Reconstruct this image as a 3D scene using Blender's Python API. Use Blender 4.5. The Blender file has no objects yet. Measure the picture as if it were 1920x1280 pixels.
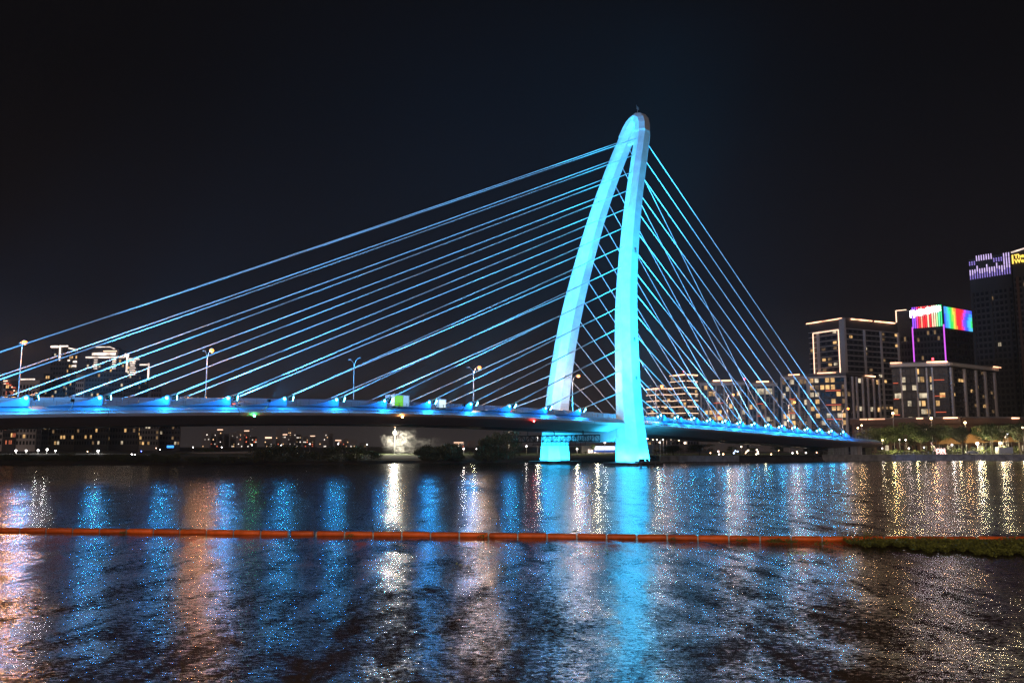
import bpy, math, random
from mathutils import Vector, Matrix
R = math.radians
rnd = random.Random(7)
scene = bpy.context.scene
C = scene.collection

# ------------------------------------------------------------------ camera
FPX, CAM_H = 1600.0, 5.3
PITCH = math.atan(196 / FPX)
cam_d = bpy.data.cameras.new('camera')
cam = bpy.data.objects.new('camera', cam_d); C.objects.link(cam)
cam.location = (0, 0, CAM_H); cam.rotation_euler = (math.pi / 2 + PITCH, 0, 0)
cam_d.sensor_width = 36.0; cam_d.lens = 36.0 * FPX / 1920.0
cam_d.clip_start = 0.5; cam_d.clip_end = 9000
scene.camera = cam

# ------------------------------------------------------------------ night sky
world = bpy.data.worlds.new('World'); scene.world = world; world.use_nodes = True
nt = world.node_tree; nt.nodes.clear()
wo = nt.nodes.new('ShaderNodeOutputWorld'); bg = nt.nodes.new('ShaderNodeBackground')
geo = nt.nodes.new('ShaderNodeTexCoord'); sep = nt.nodes.new('ShaderNodeSeparateXYZ')
rmp = nt.nodes.new('ShaderNodeValToRGB')
nt.links.new(geo.outputs['Generated'], sep.inputs[0]); nt.links.new(sep.outputs['Z'], rmp.inputs[0])
nt.links.new(rmp.outputs[0], bg.inputs['Color']); nt.links.new(bg.outputs[0], wo.inputs[0])
cr = rmp.color_ramp
SKY = [(0.0, (.0330, .0265, .0262)), (.05, (.0195, .0158, .0168)), (.16, (.0054, .0044, .0058)), (.38, (.0021, .0019, .0028)), (1.0, (.0009, .0009, .0014))]
cr.elements[0].position = SKY[0][0]; cr.elements[0].color = (*SKY[0][1], 1)
cr.elements[1].position = SKY[-1][0]; cr.elements[1].color = (*SKY[-1][1], 1)
for p_, c_ in SKY[1:-1]:
    e_ = cr.elements.new(p_); e_.color = (*c_, 1)
bg.inputs['Strength'].default_value = 1.0

# the glow of the city behind the camera: one very weak, very soft warm sun
PROM_I = 760.0; HAZE = 1.1e-4
sd = bpy.data.lights.new('moon_and_city_glow', 'SUN'); sd.energy = 0.36; sd.angle = R(40); sd.color = (1, .76, .68)
so = bpy.data.objects.new('moon_and_city_glow', sd); C.objects.link(so)
so.rotation_euler = Vector((.25, 1, -.40)).to_track_quat('-Z', 'Y').to_euler()

scene.view_settings.view_transform = 'Standard'; scene.view_settings.look = 'None'
scene.view_settings.exposure = 0; scene.view_settings.gamma = 1; scene.view_settings.use_curve_mapping = False
scene.render.engine = 'CYCLES'
cy = scene.cycles
cy.use_denoising = True; cy.denoiser = 'OPENIMAGEDENOISE'; cy.denoising_prefilter = 'NONE'; cy.denoising_input_passes = 'RGB_ALBEDO_NORMAL'
cy.max_bounces = 5; cy.diffuse_bounces = 2; cy.glossy_bounces = 3; cy.transmission_bounces = 4; cy.volume_bounces = 0
cy.transparent_max_bounces = 8; cy.sample_clamp_indirect = 6; cy.sample_clamp_direct = 65; cy.use_light_tree = True; cy.use_adaptive_sampling = False
cy.caustics_reflective = True; cy.caustics_refractive = False

# ------------------------------------------------------------------ helpers
_c, _s = math.cos(PITCH), math.sin(PITCH)
def PX(u, v, Y):
    "the point at forward distance Y that stands at (u, v) of the photograph"
    x = (u - 960) / FPX; y = (640 - v) / FPX
    dy, dz = _c - y * _s, _s + y * _c
    t = Y / dy
    return Vector((x * t, Y, CAM_H + dz * t))
def GX(u, Y, z=0.0):
    "x of a ground point at column u, distance Y, height z"
    return (u - 960) / FPX * (Y * _c + (z - CAM_H) * _s)

class MB:
    def __init__(s): s.v = []; s.f = []
    def add(s, vs, fs):
        n = len(s.v); s.v += [tuple(p) for p in vs]; s.f += [tuple(i + n for i in f) for f in fs]; return s
    def obox(s, c, ax, ay, az):
        c, ax, ay, az = Vector(c), Vector(ax), Vector(ay), Vector(az)
        vs = [c + ax * i + ay * j + az * k for k in (-1, 1) for j in (-1, 1) for i in (-1, 1)]
        return s.add(vs, [(0, 2, 3, 1), (4, 5, 7, 6), (0, 1, 5, 4), (2, 6, 7, 3), (0, 4, 6, 2), (1, 3, 7, 5)])
    def box(s, x0, y0, z0, x1, y1, z1):
        return s.obox(((x0 + x1) / 2, (y0 + y1) / 2, (z0 + z1) / 2), ((x1 - x0) / 2, 0, 0), (0, (y1 - y0) / 2, 0), (0, 0, (z1 - z0) / 2))
    def prism(s, pts, z0, z1):
        n = len(pts)
        vs = [(p[0], p[1], z0) for p in pts] + [(p[0], p[1], z1) for p in pts]
        fs = [tuple(range(n - 1, -1, -1)), tuple(range(n, 2 * n))] + [(i, (i + 1) % n, n + (i + 1) % n, n + i) for i in range(n)]
        return s.add(vs, fs)
    def loft(s, rings, caps=True, closed=False):
        n = len(rings[0]); m = len(rings); b = len(s.v)
        for r in rings: s.v += [tuple(p) for p in r]
        for k in range(m if closed else m - 1):
            k2 = (k + 1) % m
            for i in range(n):
                j = (i + 1) % n
                s.f.append((b + k * n + i, b + k * n + j, b + k2 * n + j, b + k2 * n + i))
        if caps and not closed:
            s.f.append(tuple(b + i for i in range(n - 1, -1, -1))); s.f.append(tuple(b + (m - 1) * n + i for i in range(n)))
        return s
    def tube(s, path, r, n=6):
        path = [Vector(p) for p in path]; rings = []
        rr = r if isinstance(r, (list, tuple)) else [r] * len(path)
        for i, p in enumerate(path):
            t = (path[min(i + 1, len(path) - 1)] - path[max(i - 1, 0)]).normalized()
            a = t.cross(Vector((0, 0, 1)))
            if a.length < 1e-3: a = Vector((1, 0, 0))
            a.normalize(); b = t.cross(a)
            rings.append([p + (a * math.cos(q) + b * math.sin(q)) * rr[i] for q in [2 * math.pi * k / n for k in range(n)]])
        return s.loft(rings)
    def octa(s, c, rx, ry=None, rz=None):
        ry = ry or rx; rz = rz or rx; x, y, z = c
        return s.add([(x + rx, y, z), (x - rx, y, z), (x, y + ry, z), (x, y - ry, z), (x, y, z + rz), (x, y, z - rz)],
                     [(0, 2, 4), (2, 1, 4), (1, 3, 4), (3, 0, 4), (2, 0, 5), (1, 2, 5), (3, 1, 5), (0, 3, 5)])
    def ball(s, c, r, seg=8, rings=5, sz=1.0):
        x, y, z = c; rr = []
        for i in range(1, rings):
            a = math.pi * i / rings
            rr.append([(x + r * math.sin(a) * math.cos(2 * math.pi * k / seg), y + r * math.sin(a) * math.sin(2 * math.pi * k / seg), z - r * sz * math.cos(a)) for k in range(seg)])
        return s.loft(rr)
    def mesh(s, name, mat, smooth=False, inv=None):
        me = bpy.data.meshes.new(name)
        vs = [tuple(inv @ Vector(v)) for v in s.v] if inv is not None else s.v
        me.from_pydata(vs, [], s.f); me.update()
        if smooth: me.polygons.foreach_set('use_smooth', [True] * len(me.polygons))
        if mat: me.materials.append(mat)
        return me

FRAME = {}
def thing(name, label, cat, loc=(0, 0, 0), group=None, rz=0.0):
    o = bpy.data.objects.new(name, None); C.objects.link(o)
    o.empty_display_size = 1; o.location = loc; o.rotation_euler = (0, 0, rz)
    o['label'] = label; o['category'] = cat
    if group: o['group'] = group
    FRAME[o.name] = (Matrix.Translation(loc) @ Matrix.Rotation(rz, 4, 'Z')).inverted()
    return o
def part(name, mb, mat, parent, smooth=False, label=None, kind=None):
    "geometry given in world coordinates, linked as ONE mesh child of parent"
    inv = FRAME[parent.name]
    o = bpy.data.objects.new(name, mb.mesh(name, mat, smooth, inv)); C.objects.link(o); o.parent = parent
    FRAME[o.name] = inv
    if label: o['label'] = label
    if kind: o['kind'] = kind
    return o
def solo(name, mb, mat, label, cat, group=None, smooth=False):
    c = Vector((sum(v[0] for v in mb.v) / len(mb.v), sum(v[1] for v in mb.v) / len(mb.v), min(v[2] for v in mb.v)))
    inv = Matrix.Translation(-c)
    o = bpy.data.objects.new(name, mb.mesh(name, mat, smooth, inv)); C.objects.link(o); o.location = c
    o['label'] = label; o['category'] = cat
    if group: o['group'] = group
    FRAME[o.name] = inv
    return o
def setting(name, mb, mat, kind='structure', smooth=False):
    o = bpy.data.objects.new(name, mb.mesh(name, mat, smooth)); C.objects.link(o); o['kind'] = kind
    FRAME[o.name] = Matrix.Identity(4)
    return o
_unit = {}
def piece(name, parent, c, dx, dy, dz, yaw, mat, label=None, kind=None):
    "a box of full size dx, dy, dz turned by yaw about z; its mesh is shared per material"
    me = _unit.get(mat.name)
    if me is None: me = _unit[mat.name] = MB().obox((0, 0, 0), (.5, 0, 0), (0, .5, 0), (0, 0, .5)).mesh('unit_box', mat)
    o = bpy.data.objects.new(name, me); C.objects.link(o); o.parent = parent
    M = FRAME[parent.name] @ Matrix.Translation(c) @ Matrix.Rotation(yaw, 4, 'Z')
    o.matrix_local = M @ Matrix.Diagonal((dx, dy, dz, 1))
    if label: o['label'] = label
    if kind: o['kind'] = kind
    return o

# ------------------------------------------------------------------ materials
def mat_plain(name, col, rough=.6, metal=0, var=0.0, scale=.5, spec=None, bump=0.0):
    m = bpy.data.materials.new(name); m.use_nodes = True; n = m.node_tree.nodes; l = m.node_tree.links
    b = n['Principled BSDF']; b.inputs['Base Color'].default_value = (*col, 1)
    b.inputs['Roughness'].default_value = rough; b.inputs['Metallic'].default_value = metal
    if spec is not None: b.inputs['Specular IOR Level'].default_value = spec
    if var:
        t = n.new('ShaderNodeTexCoord'); x = n.new('ShaderNodeTexNoise'); x.inputs['Scale'].default_value = scale; x.inputs['Detail'].default_value = 6
        g = n.new('ShaderNodeNewGeometry')
        r = n.new('ShaderNodeMapRange'); r.inputs['From Min'].default_value = .3; r.inputs['From Max'].default_value = .7
        r.inputs['To Min'].default_value = 1 - var; r.inputs['To Max'].default_value = 1 + var
        h = n.new('ShaderNodeVectorMath'); h.operation = 'SCALE'; h.inputs[0].default_value = col
        l.new(g.outputs['Position'], x.inputs['Vector']); l.new(x.outputs['Fac'], r.inputs['Value'])
        l.new(r.outputs[0], h.inputs['Scale']); l.new(h.outputs[0], b.inputs['Base Color'])
        if bump:
            q = n.new('ShaderNodeBump'); q.inputs['Strength'].default_value = bump; q.inputs['Distance'].default_value = .1
            l.new(x.outputs['Fac'], q.inputs['Height']); l.new(q.outputs[0], b.inputs['Normal'])
    return m
def mat_glow(name, col, strength, lamp=False, var=0.0, scale=1.0):
    "something that gives off light; lamp=True for the few strong lamps the renderer should aim at"
    m = bpy.data.materials.new(name); m.use_nodes = True; n = m.node_tree.nodes; l = m.node_tree.links
    b = n['Principled BSDF']; b.inputs['Base Color'].default_value = (.02, .02, .02, 1)
    b.inputs['Emission Color'].default_value = (*col, 1); b.inputs['Emission Strength'].default_value = strength
    if var:
        x = n.new('ShaderNodeTexNoise'); x.inputs['Scale'].default_value = scale; x.inputs['Detail'].default_value = 2
        g = n.new('ShaderNodeNewGeometry'); r = n.new('ShaderNodeMapRange')
        r.inputs['From Min'].default_value = .35; r.inputs['From Max'].default_value = .65
        r.inputs['To Min'].default_value = strength * (1 - var); r.inputs['To Max'].default_value = strength * (1 + var)
        l.new(g.outputs['Position'], x.inputs['Vector']); l.new(x.outputs['Fac'], r.inputs['Value']); l.new(r.outputs[0], b.inputs['Emission Strength'])
    m.cycles.emission_sampling = 'FRONT' if lamp else 'NONE'
    return m
def spot(loc, aim, I, col, deg, blend=.5, rad=.25, name='floodlight_beam'):
    d = bpy.data.lights.new(name, 'SPOT'); d.energy = 4 * math.pi * I; d.color = col; d.spot_size = R(deg); d.spot_blend = blend; d.shadow_soft_size = rad
    o = bpy.data.objects.new(name, d); C.objects.link(o); o.location = loc
    o.rotation_euler = (Vector(aim) - Vector(loc)).to_track_quat('-Z', 'Y').to_euler()
    return o
def point(loc, I, col, rad=.3, name='lamp_light'):
    d = bpy.data.lights.new(name, 'POINT'); d.energy = 4 * math.pi * I; d.color = col; d.shadow_soft_size = rad
    o = bpy.data.objects.new(name, d); C.objects.link(o); o.location = loc
    return o

WARM, ORANGE, WHITE = (1, .72, .42), (1, .55, .20), (1, .95, .88)
CYAN, BLUE = (.055, .74, 1.0), (.05, .34, 1.0)
M = dict(
    concrete=mat_plain('white_painted_concrete', (.72, .74, .75), .55, var=.13, scale=.45),
    girder=mat_plain('grey_painted_steel', (.64, .50, .46), .45, var=.10, scale=.35),
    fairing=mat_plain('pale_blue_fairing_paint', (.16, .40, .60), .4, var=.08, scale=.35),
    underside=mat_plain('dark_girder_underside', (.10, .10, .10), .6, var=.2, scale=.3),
    cable=mat_plain('white_cable_sheath', (.75, .76, .78), .5),
    asphalt=mat_plain('asphalt', (.05, .05, .05), .9, var=.2),
    screen=mat_plain('pale_barrier_panel', (.42, .45, .48), .35),
    steel=mat_plain('galvanised_steel', (.35, .35, .36), .4, .6),
    dark=mat_plain('dark_metal', (.03, .03, .032), .5, .3),
    pier=mat_plain('wet_pier_concrete', (.16, .15, .14), .7, var=.35, scale=.8, bump=.4),
    lens_cyan=mat_glow('cyan_floodlight_lens', (.14, .75, 1.0), 24),
    lens_side=mat_glow('cyan_side_lamp_lens', (.10, .55, 1.0), 14),
    lens_orange=mat_glow('sodium_street_lamp_lens', (1, .32, .05), 4.5),
    lens_red=mat_glow('red_signal_lens', (1, .05, .05), 60, True),
    lens_green=mat_glow('green_signal_lens', (.03, 1, .25), 60, True),
    lens_amber=mat_glow('amber_signal_lens', (1, .5, .15), 60, True),
)
# ------------------------------------------------------------------ river water
def water_material():
    m = bpy.data.materials.new('river_water'); m.use_nodes = True; n = m.node_tree.nodes; l = m.node_tree.links
    b = n['Principled BSDF']; b.inputs['Base Color'].default_value = (.034, .021, .013, 1)
    b.inputs['Roughness'].default_value = WATER_ROUGH; b.inputs['IOR'].default_value = 1.333
    g = n.new('ShaderNodeNewGeometry')
    def layer(sx, sy, scale, amp, detail, dist=0.0):
        mp = n.new('ShaderNodeVectorMath'); mp.operation = 'MULTIPLY'; mp.inputs[1].default_value = (sx, sy, 1)
        x = n.new('ShaderNodeTexNoise'); x.inputs['Scale'].default_value = scale; x.inputs['Detail'].default_value = detail; x.inputs['Roughness'].default_value = .62; x.inputs['Distortion'].default_value = dist
        l.new(g.outputs['Position'], mp.inputs[0]); l.new(mp.outputs[0], x.inputs['Vector'])
        s = n.new('ShaderNodeVectorMath'); s.operation = 'SUBTRACT'; s.inputs[1].default_value = (.5, .5, .5)
        l.new(x.outputs['Color'], s.inputs[0])
        k = n.new('ShaderNodeVectorMath'); k.operation = 'MULTIPLY'; k.inputs[1].default_value = (amp[0], amp[1], 0)
        l.new(s.outputs[0], k.inputs[0]); return k, x
    # ripples (crests run across the view), wavelets, and slow swells of calmer and rougher water
    a, _ = layer(.50, 1.0, 19.0, (.66, .50), 4, .3)
    c, _ = layer(.50, 1.0, 6.5, (.46, .38), 5, .3)
    d, _ = layer(.80, .26, .85, (.20, .44), 5, .6)
    e, gx = layer(.30, 1.0, .06, (0, 0), 3)
    gr = n.new('ShaderNodeMapRange'); gr.inputs['From Min'].default_value = .35; gr.inputs['From Max'].default_value = .65
    gr.inputs['To Min'].default_value = .72; gr.inputs['To Max'].default_value = 1.15
    l.new(gx.outputs['Fac'], gr.inputs['Value'])
    s1 = n.new('ShaderNodeVectorMath'); s1.operation = 'ADD'; l.new(a.outputs[0], s1.inputs[0]); l.new(c.outputs[0], s1.inputs[1])
    s2 = n.new('ShaderNodeVectorMath'); s2.operation = 'ADD'; l.new(s1.outputs[0], s2.inputs[0]); l.new(d.outputs[0], s2.inputs[1])
    sc = n.new('ShaderNodeVectorMath'); sc.operation = 'SCALE'; l.new(s2.outputs[0], sc.inputs[0]); l.new(gr.outputs[0], sc.inputs['Scale'])
    up = n.new('ShaderNodeVectorMath'); up.operation = 'ADD'; up.inputs[1].default_value = (0, 0, 1); l.new(sc.outputs[0], up.inputs[0])
    nm = n.new('ShaderNodeVectorMath'); nm.operation = 'NORMALIZE'; l.new(up.outputs[0], nm.inputs[0])
    l.new(nm.outputs[0], b.inputs['Normal'])
    return m
WATER_ROUGH = .15
M['water'] = water_material()
setting('river_water', MB().add([(-2600, -2, 0), (2600, -2, 0), (2600, 3200, 0), (-2600, 3200, 0)], [(0, 1, 2, 3)]), M['water'])
# ------------------------------------------------------------------ the bridge's own axes: s along, w across (+ = far side), z up
X0, Y0, TH = -93.292, 161.399, 0.912974
SX, SY, WX, WY = math.sin(TH), math.cos(TH), -math.cos(TH), math.sin(TH)
def B(s, w, z): return Vector((X0 + s * SX + w * WX, Y0 + s * SY + w * WY, z))
S3, W3 = Vector((SX, SY, 0)), Vector((WX, WY, 0))
BYAW = math.atan2(SY, SX)
def lerp_tab(tab, x):
    if x <= tab[0][0]:
        a, b = tab[0], tab[1]
    elif x >= tab[-1][0]:
        a, b = tab[-2], tab[-1]
    else:
        for a, b in zip(tab, tab[1:]):
            if a[0] <= x <= b[0]: break
    t = (x - a[0]) / (b[0] - a[0])
    return [p + (q - p) * t for p, q in zip(a[1:], b[1:])]
# smooth camber of the deck edge (quadratic through measured points)
EDGE = [(-140, 5.6), (-60, 9.6), (-1, 12.15), (22, 12.95), (46, 13.6), (70, 13.95), (93, 13.95), (116, 13.55), (140, 12.95), (160, 12.35), (181, 11.6), (203, 10.7), (224, 9.85), (253, 8.55), (275, 7.6), (330, 5.4)]
def deck_z(s): 
    # average of neighbours for a smooth curve
    return sum(lerp_tab(EDGE, s + d)[0] for d in (-14, -7, 0, 7, 14)) / 5
FW = 15.5          # fins stand this far from the centre line
bridge = thing('cable_stayed_bridge', 'white cable stayed bridge with leaning wishbone pylon floodlit cyan, crossing the river', 'bridge', tuple(B(147, 0, 0)))
ss = [-140 + i * 6.0 for i in range(int(450 / 6) + 1)]
def along(profile, name, mat, s0=-140, s1=277, step=6.0, label=None, smooth=False):
    n = int((s1 - s0) / step); rings = []
    for i in range(n + 1):
        s = s0 + (s1 - s0) * i / n; z = deck_z(s)
        rings.append([B(s, w, z + dz) for w, dz in profile])
    return part(name, MB().loft(rings), mat, bridge, smooth, label)
# girder: closed section, slightly below road level
g = along([(-14.6, -.35), (14.6, -.35), (17.2, -.95), (17.75, -1.4), (17.4, -1.95), (9.5, -3.6), (-9.5, -3.6), (-17.4, -1.95), (-17.75, -1.4), (-17.2, -.95)], 'deck_girder', M['girder'])
for sg in (-1, 1):
    # sloping edge fairing that the fin lamps wash with light
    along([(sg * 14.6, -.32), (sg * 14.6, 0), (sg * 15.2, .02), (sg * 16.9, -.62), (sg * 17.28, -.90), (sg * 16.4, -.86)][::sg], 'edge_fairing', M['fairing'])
along([(-14.58, -.346), (14.58, -.346), (14.58, -.2), (-14.58, -.2)], 'road_surface', M['asphalt'])
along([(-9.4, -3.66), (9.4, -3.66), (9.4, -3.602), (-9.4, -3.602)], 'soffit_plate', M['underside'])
# rain joint lines round the nose of the girder: one seam collar every 24 m
for s in range(-60, 270, 24):
    mb = MB(); z = deck_z(s)
    prof = [(-15.2, .035), (-16.92, -.60), (-17.31, -.90), (-17.78, -1.4), (-17.43, -1.97), (-15.5, -2.37)]
    r0 = [B(s - .04, w, z + dz) for w, dz in prof]; r1 = [B(s + .04, w, z + dz) for w, dz in prof]
    k = len(prof); mb.add(r0 + r1, [(i, i + 1, k + i + 1, k + i) for i in range(k - 1)])
    part('seam', mb, M['dark'], bridge)

# ---- pylon
LEG = [(0, 147.3, 16.5, 8.6, 9.6), (2, 147.2, 16.45, 8.4, 9.3), (6, 147.1, 16.3, 8.0, 8.6), (13, 147.17, 15.9, 7.3, 7.4), (20, 147.52, 15.1, 7.15, 6.82), (28, 148.19, 14.15, 6.82, 6.49), (36, 149.0, 13.2, 6.6, 6.27), (44, 150.16, 12.15, 6.38, 6.05), (52, 151.7, 11.1, 6.05, 5.72), (60, 153.55, 10.1, 5.72, 5.39), (68, 155.58, 9.1, 5.5, 5.17), (76, 157.8, 8.05, 5.28, 4.95), (84, 160.3, 6.95, 5.06, 4.73), (92, 163.1, 5.75, 4.95, 4.62), (100, 166.1, 4.35, 4.84, 4.51), (106, 168.4, 3.2, 4.84, 4.51)]
def leg_at(z): return lerp_tab(LEG, z)      # s, w, size along s, size across
path = []
for z in [0, 3, 6, 10, 13, 17, 20, 24, 28, 32, 36, 40, 44, 48, 52, 56, 60, 64, 68, 72, 76, 80, 84, 88, 92, 96, 100, 103]:
    s, w, a, b = leg_at(z); path.append((s, -w, z, a, b))
top = [(167.3, -3.7, 103.8), (168.1, -3.05, 106.3), (168.7, -2.15, 108.2), (169.1, -1.1, 109.3), (169.25, 0, 109.65)]
path += [(s, w, z, 4.8, 4.4) for s, w, z in top]
full = path + [(s, -w, z, a, b) for s, w, z, a, b in reversed(path[:-1])]
rings = []
for i, (s, w, z, a, b) in enumerate(full):
    p = B(s, w, z)
    q0 = full[max(i - 1, 0)]; q1 = full[min(i + 1, len(full) - 1)]
    t = (B(*q1[:3]) - B(*q0[:3])).normalized()
    ea = (S3 - t * S3.dot(t)).normalized(); eb = t.cross(ea)
    ca, cb = a * .27, b * .30
    sec = [(-a / 2, -b / 2 + cb), (-a / 2 + ca, -b / 2), (a / 2 - ca, -b / 2), (a / 2, -b / 2 + cb), (a / 2, b / 2 - cb), (a / 2 - ca, b / 2), (-a / 2 + ca, b / 2), (-a / 2, b / 2 - cb)]
    rings.append([p + ea * x + eb * y for x, y in sec])
part('pylon', MB().loft(rings), M['concrete'], bridge)
# recessed wall that closes the narrow gap below the arch of the pylon
mb = MB(); zs = [101.2, 103.8, 106.4, 108.4]
rings = []
for z in zs:
    s, w, a, b = leg_at(z); hw = max(w - 1.0, .6); rings.append([B(s - .5, -hw, z), B(s + .9, -hw, z), B(s + .9, hw, z), B(s - .5, hw, z)])
part('pylon_web', mb.loft(rings), M['concrete'], bridge)
# crossbeam below the deck, tapered brackets under the girder
mb = MB(); rings = []
for w, zt, zb, hs in [(-15.5, -1.9, -5.0, 3.0), (-10, -3.4, -6.2, 2.6), (0, -3.67, -6.4, 2.4), (10, -3.4, -6.2, 2.6), (15.5, -1.9, -5.2, 3.0)]:
    z = deck_z(147); rings.append([B(147 - hs, w, z + zb), B(147 + hs, w, z + zb), B(147 + hs, w, z + zt), B(147 - hs, w, z + zt)])
part('crossbeam', mb.loft(rings), M['concrete'], bridge)
for sg in (-1, 1):
    mb = MB(); c = B(147.3, sg * 16.6, 0)
    pts = [(-6.3, -5.0), (-5.0, -6.6), (5.0, -6.6), (6.3, -5.0), (6.3, 5.0), (5.0, 6.6), (-5.0, 6.6), (-6.3, 5.0)]
    pts = [(c + S3 * x + W3 * y) for x, y in pts]
    mb.prism([(p.x, p.y) for p in pts], -1.5, .8)
    cap = part('pier_cap', mb, M['pier'], bridge)
    for q in range(8):
        a, b2 = pts[q], pts[(q + 1) % 8]; m_ = (a + b2) / 2; L_ = (b2 - a).length
        piece('rubbing_strake', cap, (m_.x, m_.y, .5), L_ * .96, .22, .24, math.atan2(b2.y - a.y, b2.x - a.x), M['dark'])
for side in (-1, 1):
    for z in range(18, 100, 8):
        s, w, a, b = leg_at(z); k = 1.008; rr = []
        for zz in (z - .05, z + .05):
            ca, cb = a * .27, b * .30
            sec = [(-a / 2, -b / 2 + cb), (-a / 2 + ca, -b / 2), (a / 2 - ca, -b / 2), (a / 2, -b / 2 + cb), (a / 2, b / 2 - cb), (a / 2 - ca, b / 2), (-a / 2 + ca, b / 2), (-a / 2, b / 2 - cb)]
            rr.append([B(s, side * w, zz) + S3 * x * k + W3 * y * k for x, y in sec])
        part('casting_joint', MB().loft(rr, caps=False), M['girder'], bridge)
# weather mast at the top
mb = MB().tube([B(169.2, 0, 111.4), B(169.2, 0, 114.2)], .09, 5); mb.tube([B(168.4, -.3, 113.3), B(170, .3, 113.3)], .06, 4); mb.tube([B(168.5, -.3, 113.3), B(168.5, -.3, 114.5)], .05, 4)
mb.obox(B(169.9, .3, 113.8), S3 * .25, W3 * .1, (0, 0, .35))
part('weather_mast', mb, M['steel'], bridge)
# access hatches and small brackets seen on the lit legs
for z, w_ in ((62, -1), (35, -1), (24, -1)):
    s, w, a, b = leg_at(z)
    piece('access_hatch', bridge, tuple(B(s, -w - b / 2 - .02, z)), .8, .1, 1.1, BYAW, M['steel'])

# ---- anchor fins, lamps and stay cables
LV = [102.7 - 6.26 * i for i in range(14)]                      # cable heights on the legs, top first
SL = [129.0 - 11.75 * (13 - i) for i in range(14)]              # left span anchors
SR = [160.5 + 7.23 * (13 - i) for i in range(14)]               # right span anchors
def fin_rings(L_, H_):
    # side outline: steep front, long concave back, 0.9 m thick at the foot
    prof = [(-.25, 0), (0, H_ * .55), (-.15, H_), (-.6, H_ * 1.0), (-L_ * .18, H_ * .70), (-L_ * .38, H_ * .42), (-L_ * .62, H_ * .20), (-L_ * .85, H_ * .06), (-L_, 0)]
    return prof
finL, finR = {}, {}
def make_fin_mesh(L_, H_, name):
    prof = fin_rings(L_, H_); mb = MB(); rings = []
    for y, k in ((-.42, 0), (-.30, 1), (.30, 1), (.42, 0)):
        rings.append([(x, y, z) for x, z in prof])
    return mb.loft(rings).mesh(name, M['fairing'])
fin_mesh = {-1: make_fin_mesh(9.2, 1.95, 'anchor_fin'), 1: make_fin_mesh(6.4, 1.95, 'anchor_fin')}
lampbody = MB().tube([(-.35, 0, 0), (.15, 0, 0), (.4, 0, 0)], [.16, .26, .30], 8).mesh('lamp_housing', M['dark'])
lamplens = MB().add([(.12, .30 * math.cos(q), .30 * math.sin(q)) for q in [2 * math.pi * k / 6 for k in range(6)]], [tuple(range(6))]).mesh('lamp_lens', M['lens_cyan'])
siderim = MB().tube([(0, 0, 0), (.10, 0, 0)], [.38, .36], 8).mesh('lamp_rim', M['dark'])
sidelens = MB().add([(.12, .34 * math.cos(q), .34 * math.sin(q)) for q in [2 * math.pi * k / 6 for k in range(6)]], [tuple(range(6))]).mesh('lamp_lens', M['lens_side'])
socket = MB().tube([(0, 0, 0), (1.6, 0, 0)], [.30, .22], 8).mesh('cable_socket', M['steel'])
def local(o, parent, Mw):
    C.objects.link(o); o.parent = parent; o.matrix_local = FRAME[parent.name] @ Mw; FRAME[o.name] = Mw.inverted()
    return o
def aim_matrix(loc, d):
    d = Vector(d).normalized(); y = Vector((0, 0, 1)).cross(d).normalized(); z = d.cross(y)
    m = Matrix((d, y, z)).transposed().to_4x4(); m.translation = Vector(loc); return m
def aim_in(o, parent, loc, d):
    "link o as a child of parent (whose own world matrix is known) with its x axis pointing along d"
    C.objects.link(o); o.parent = parent; o.matrix_local = FRAME[parent.name] @ aim_matrix(loc, d); return o
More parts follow.
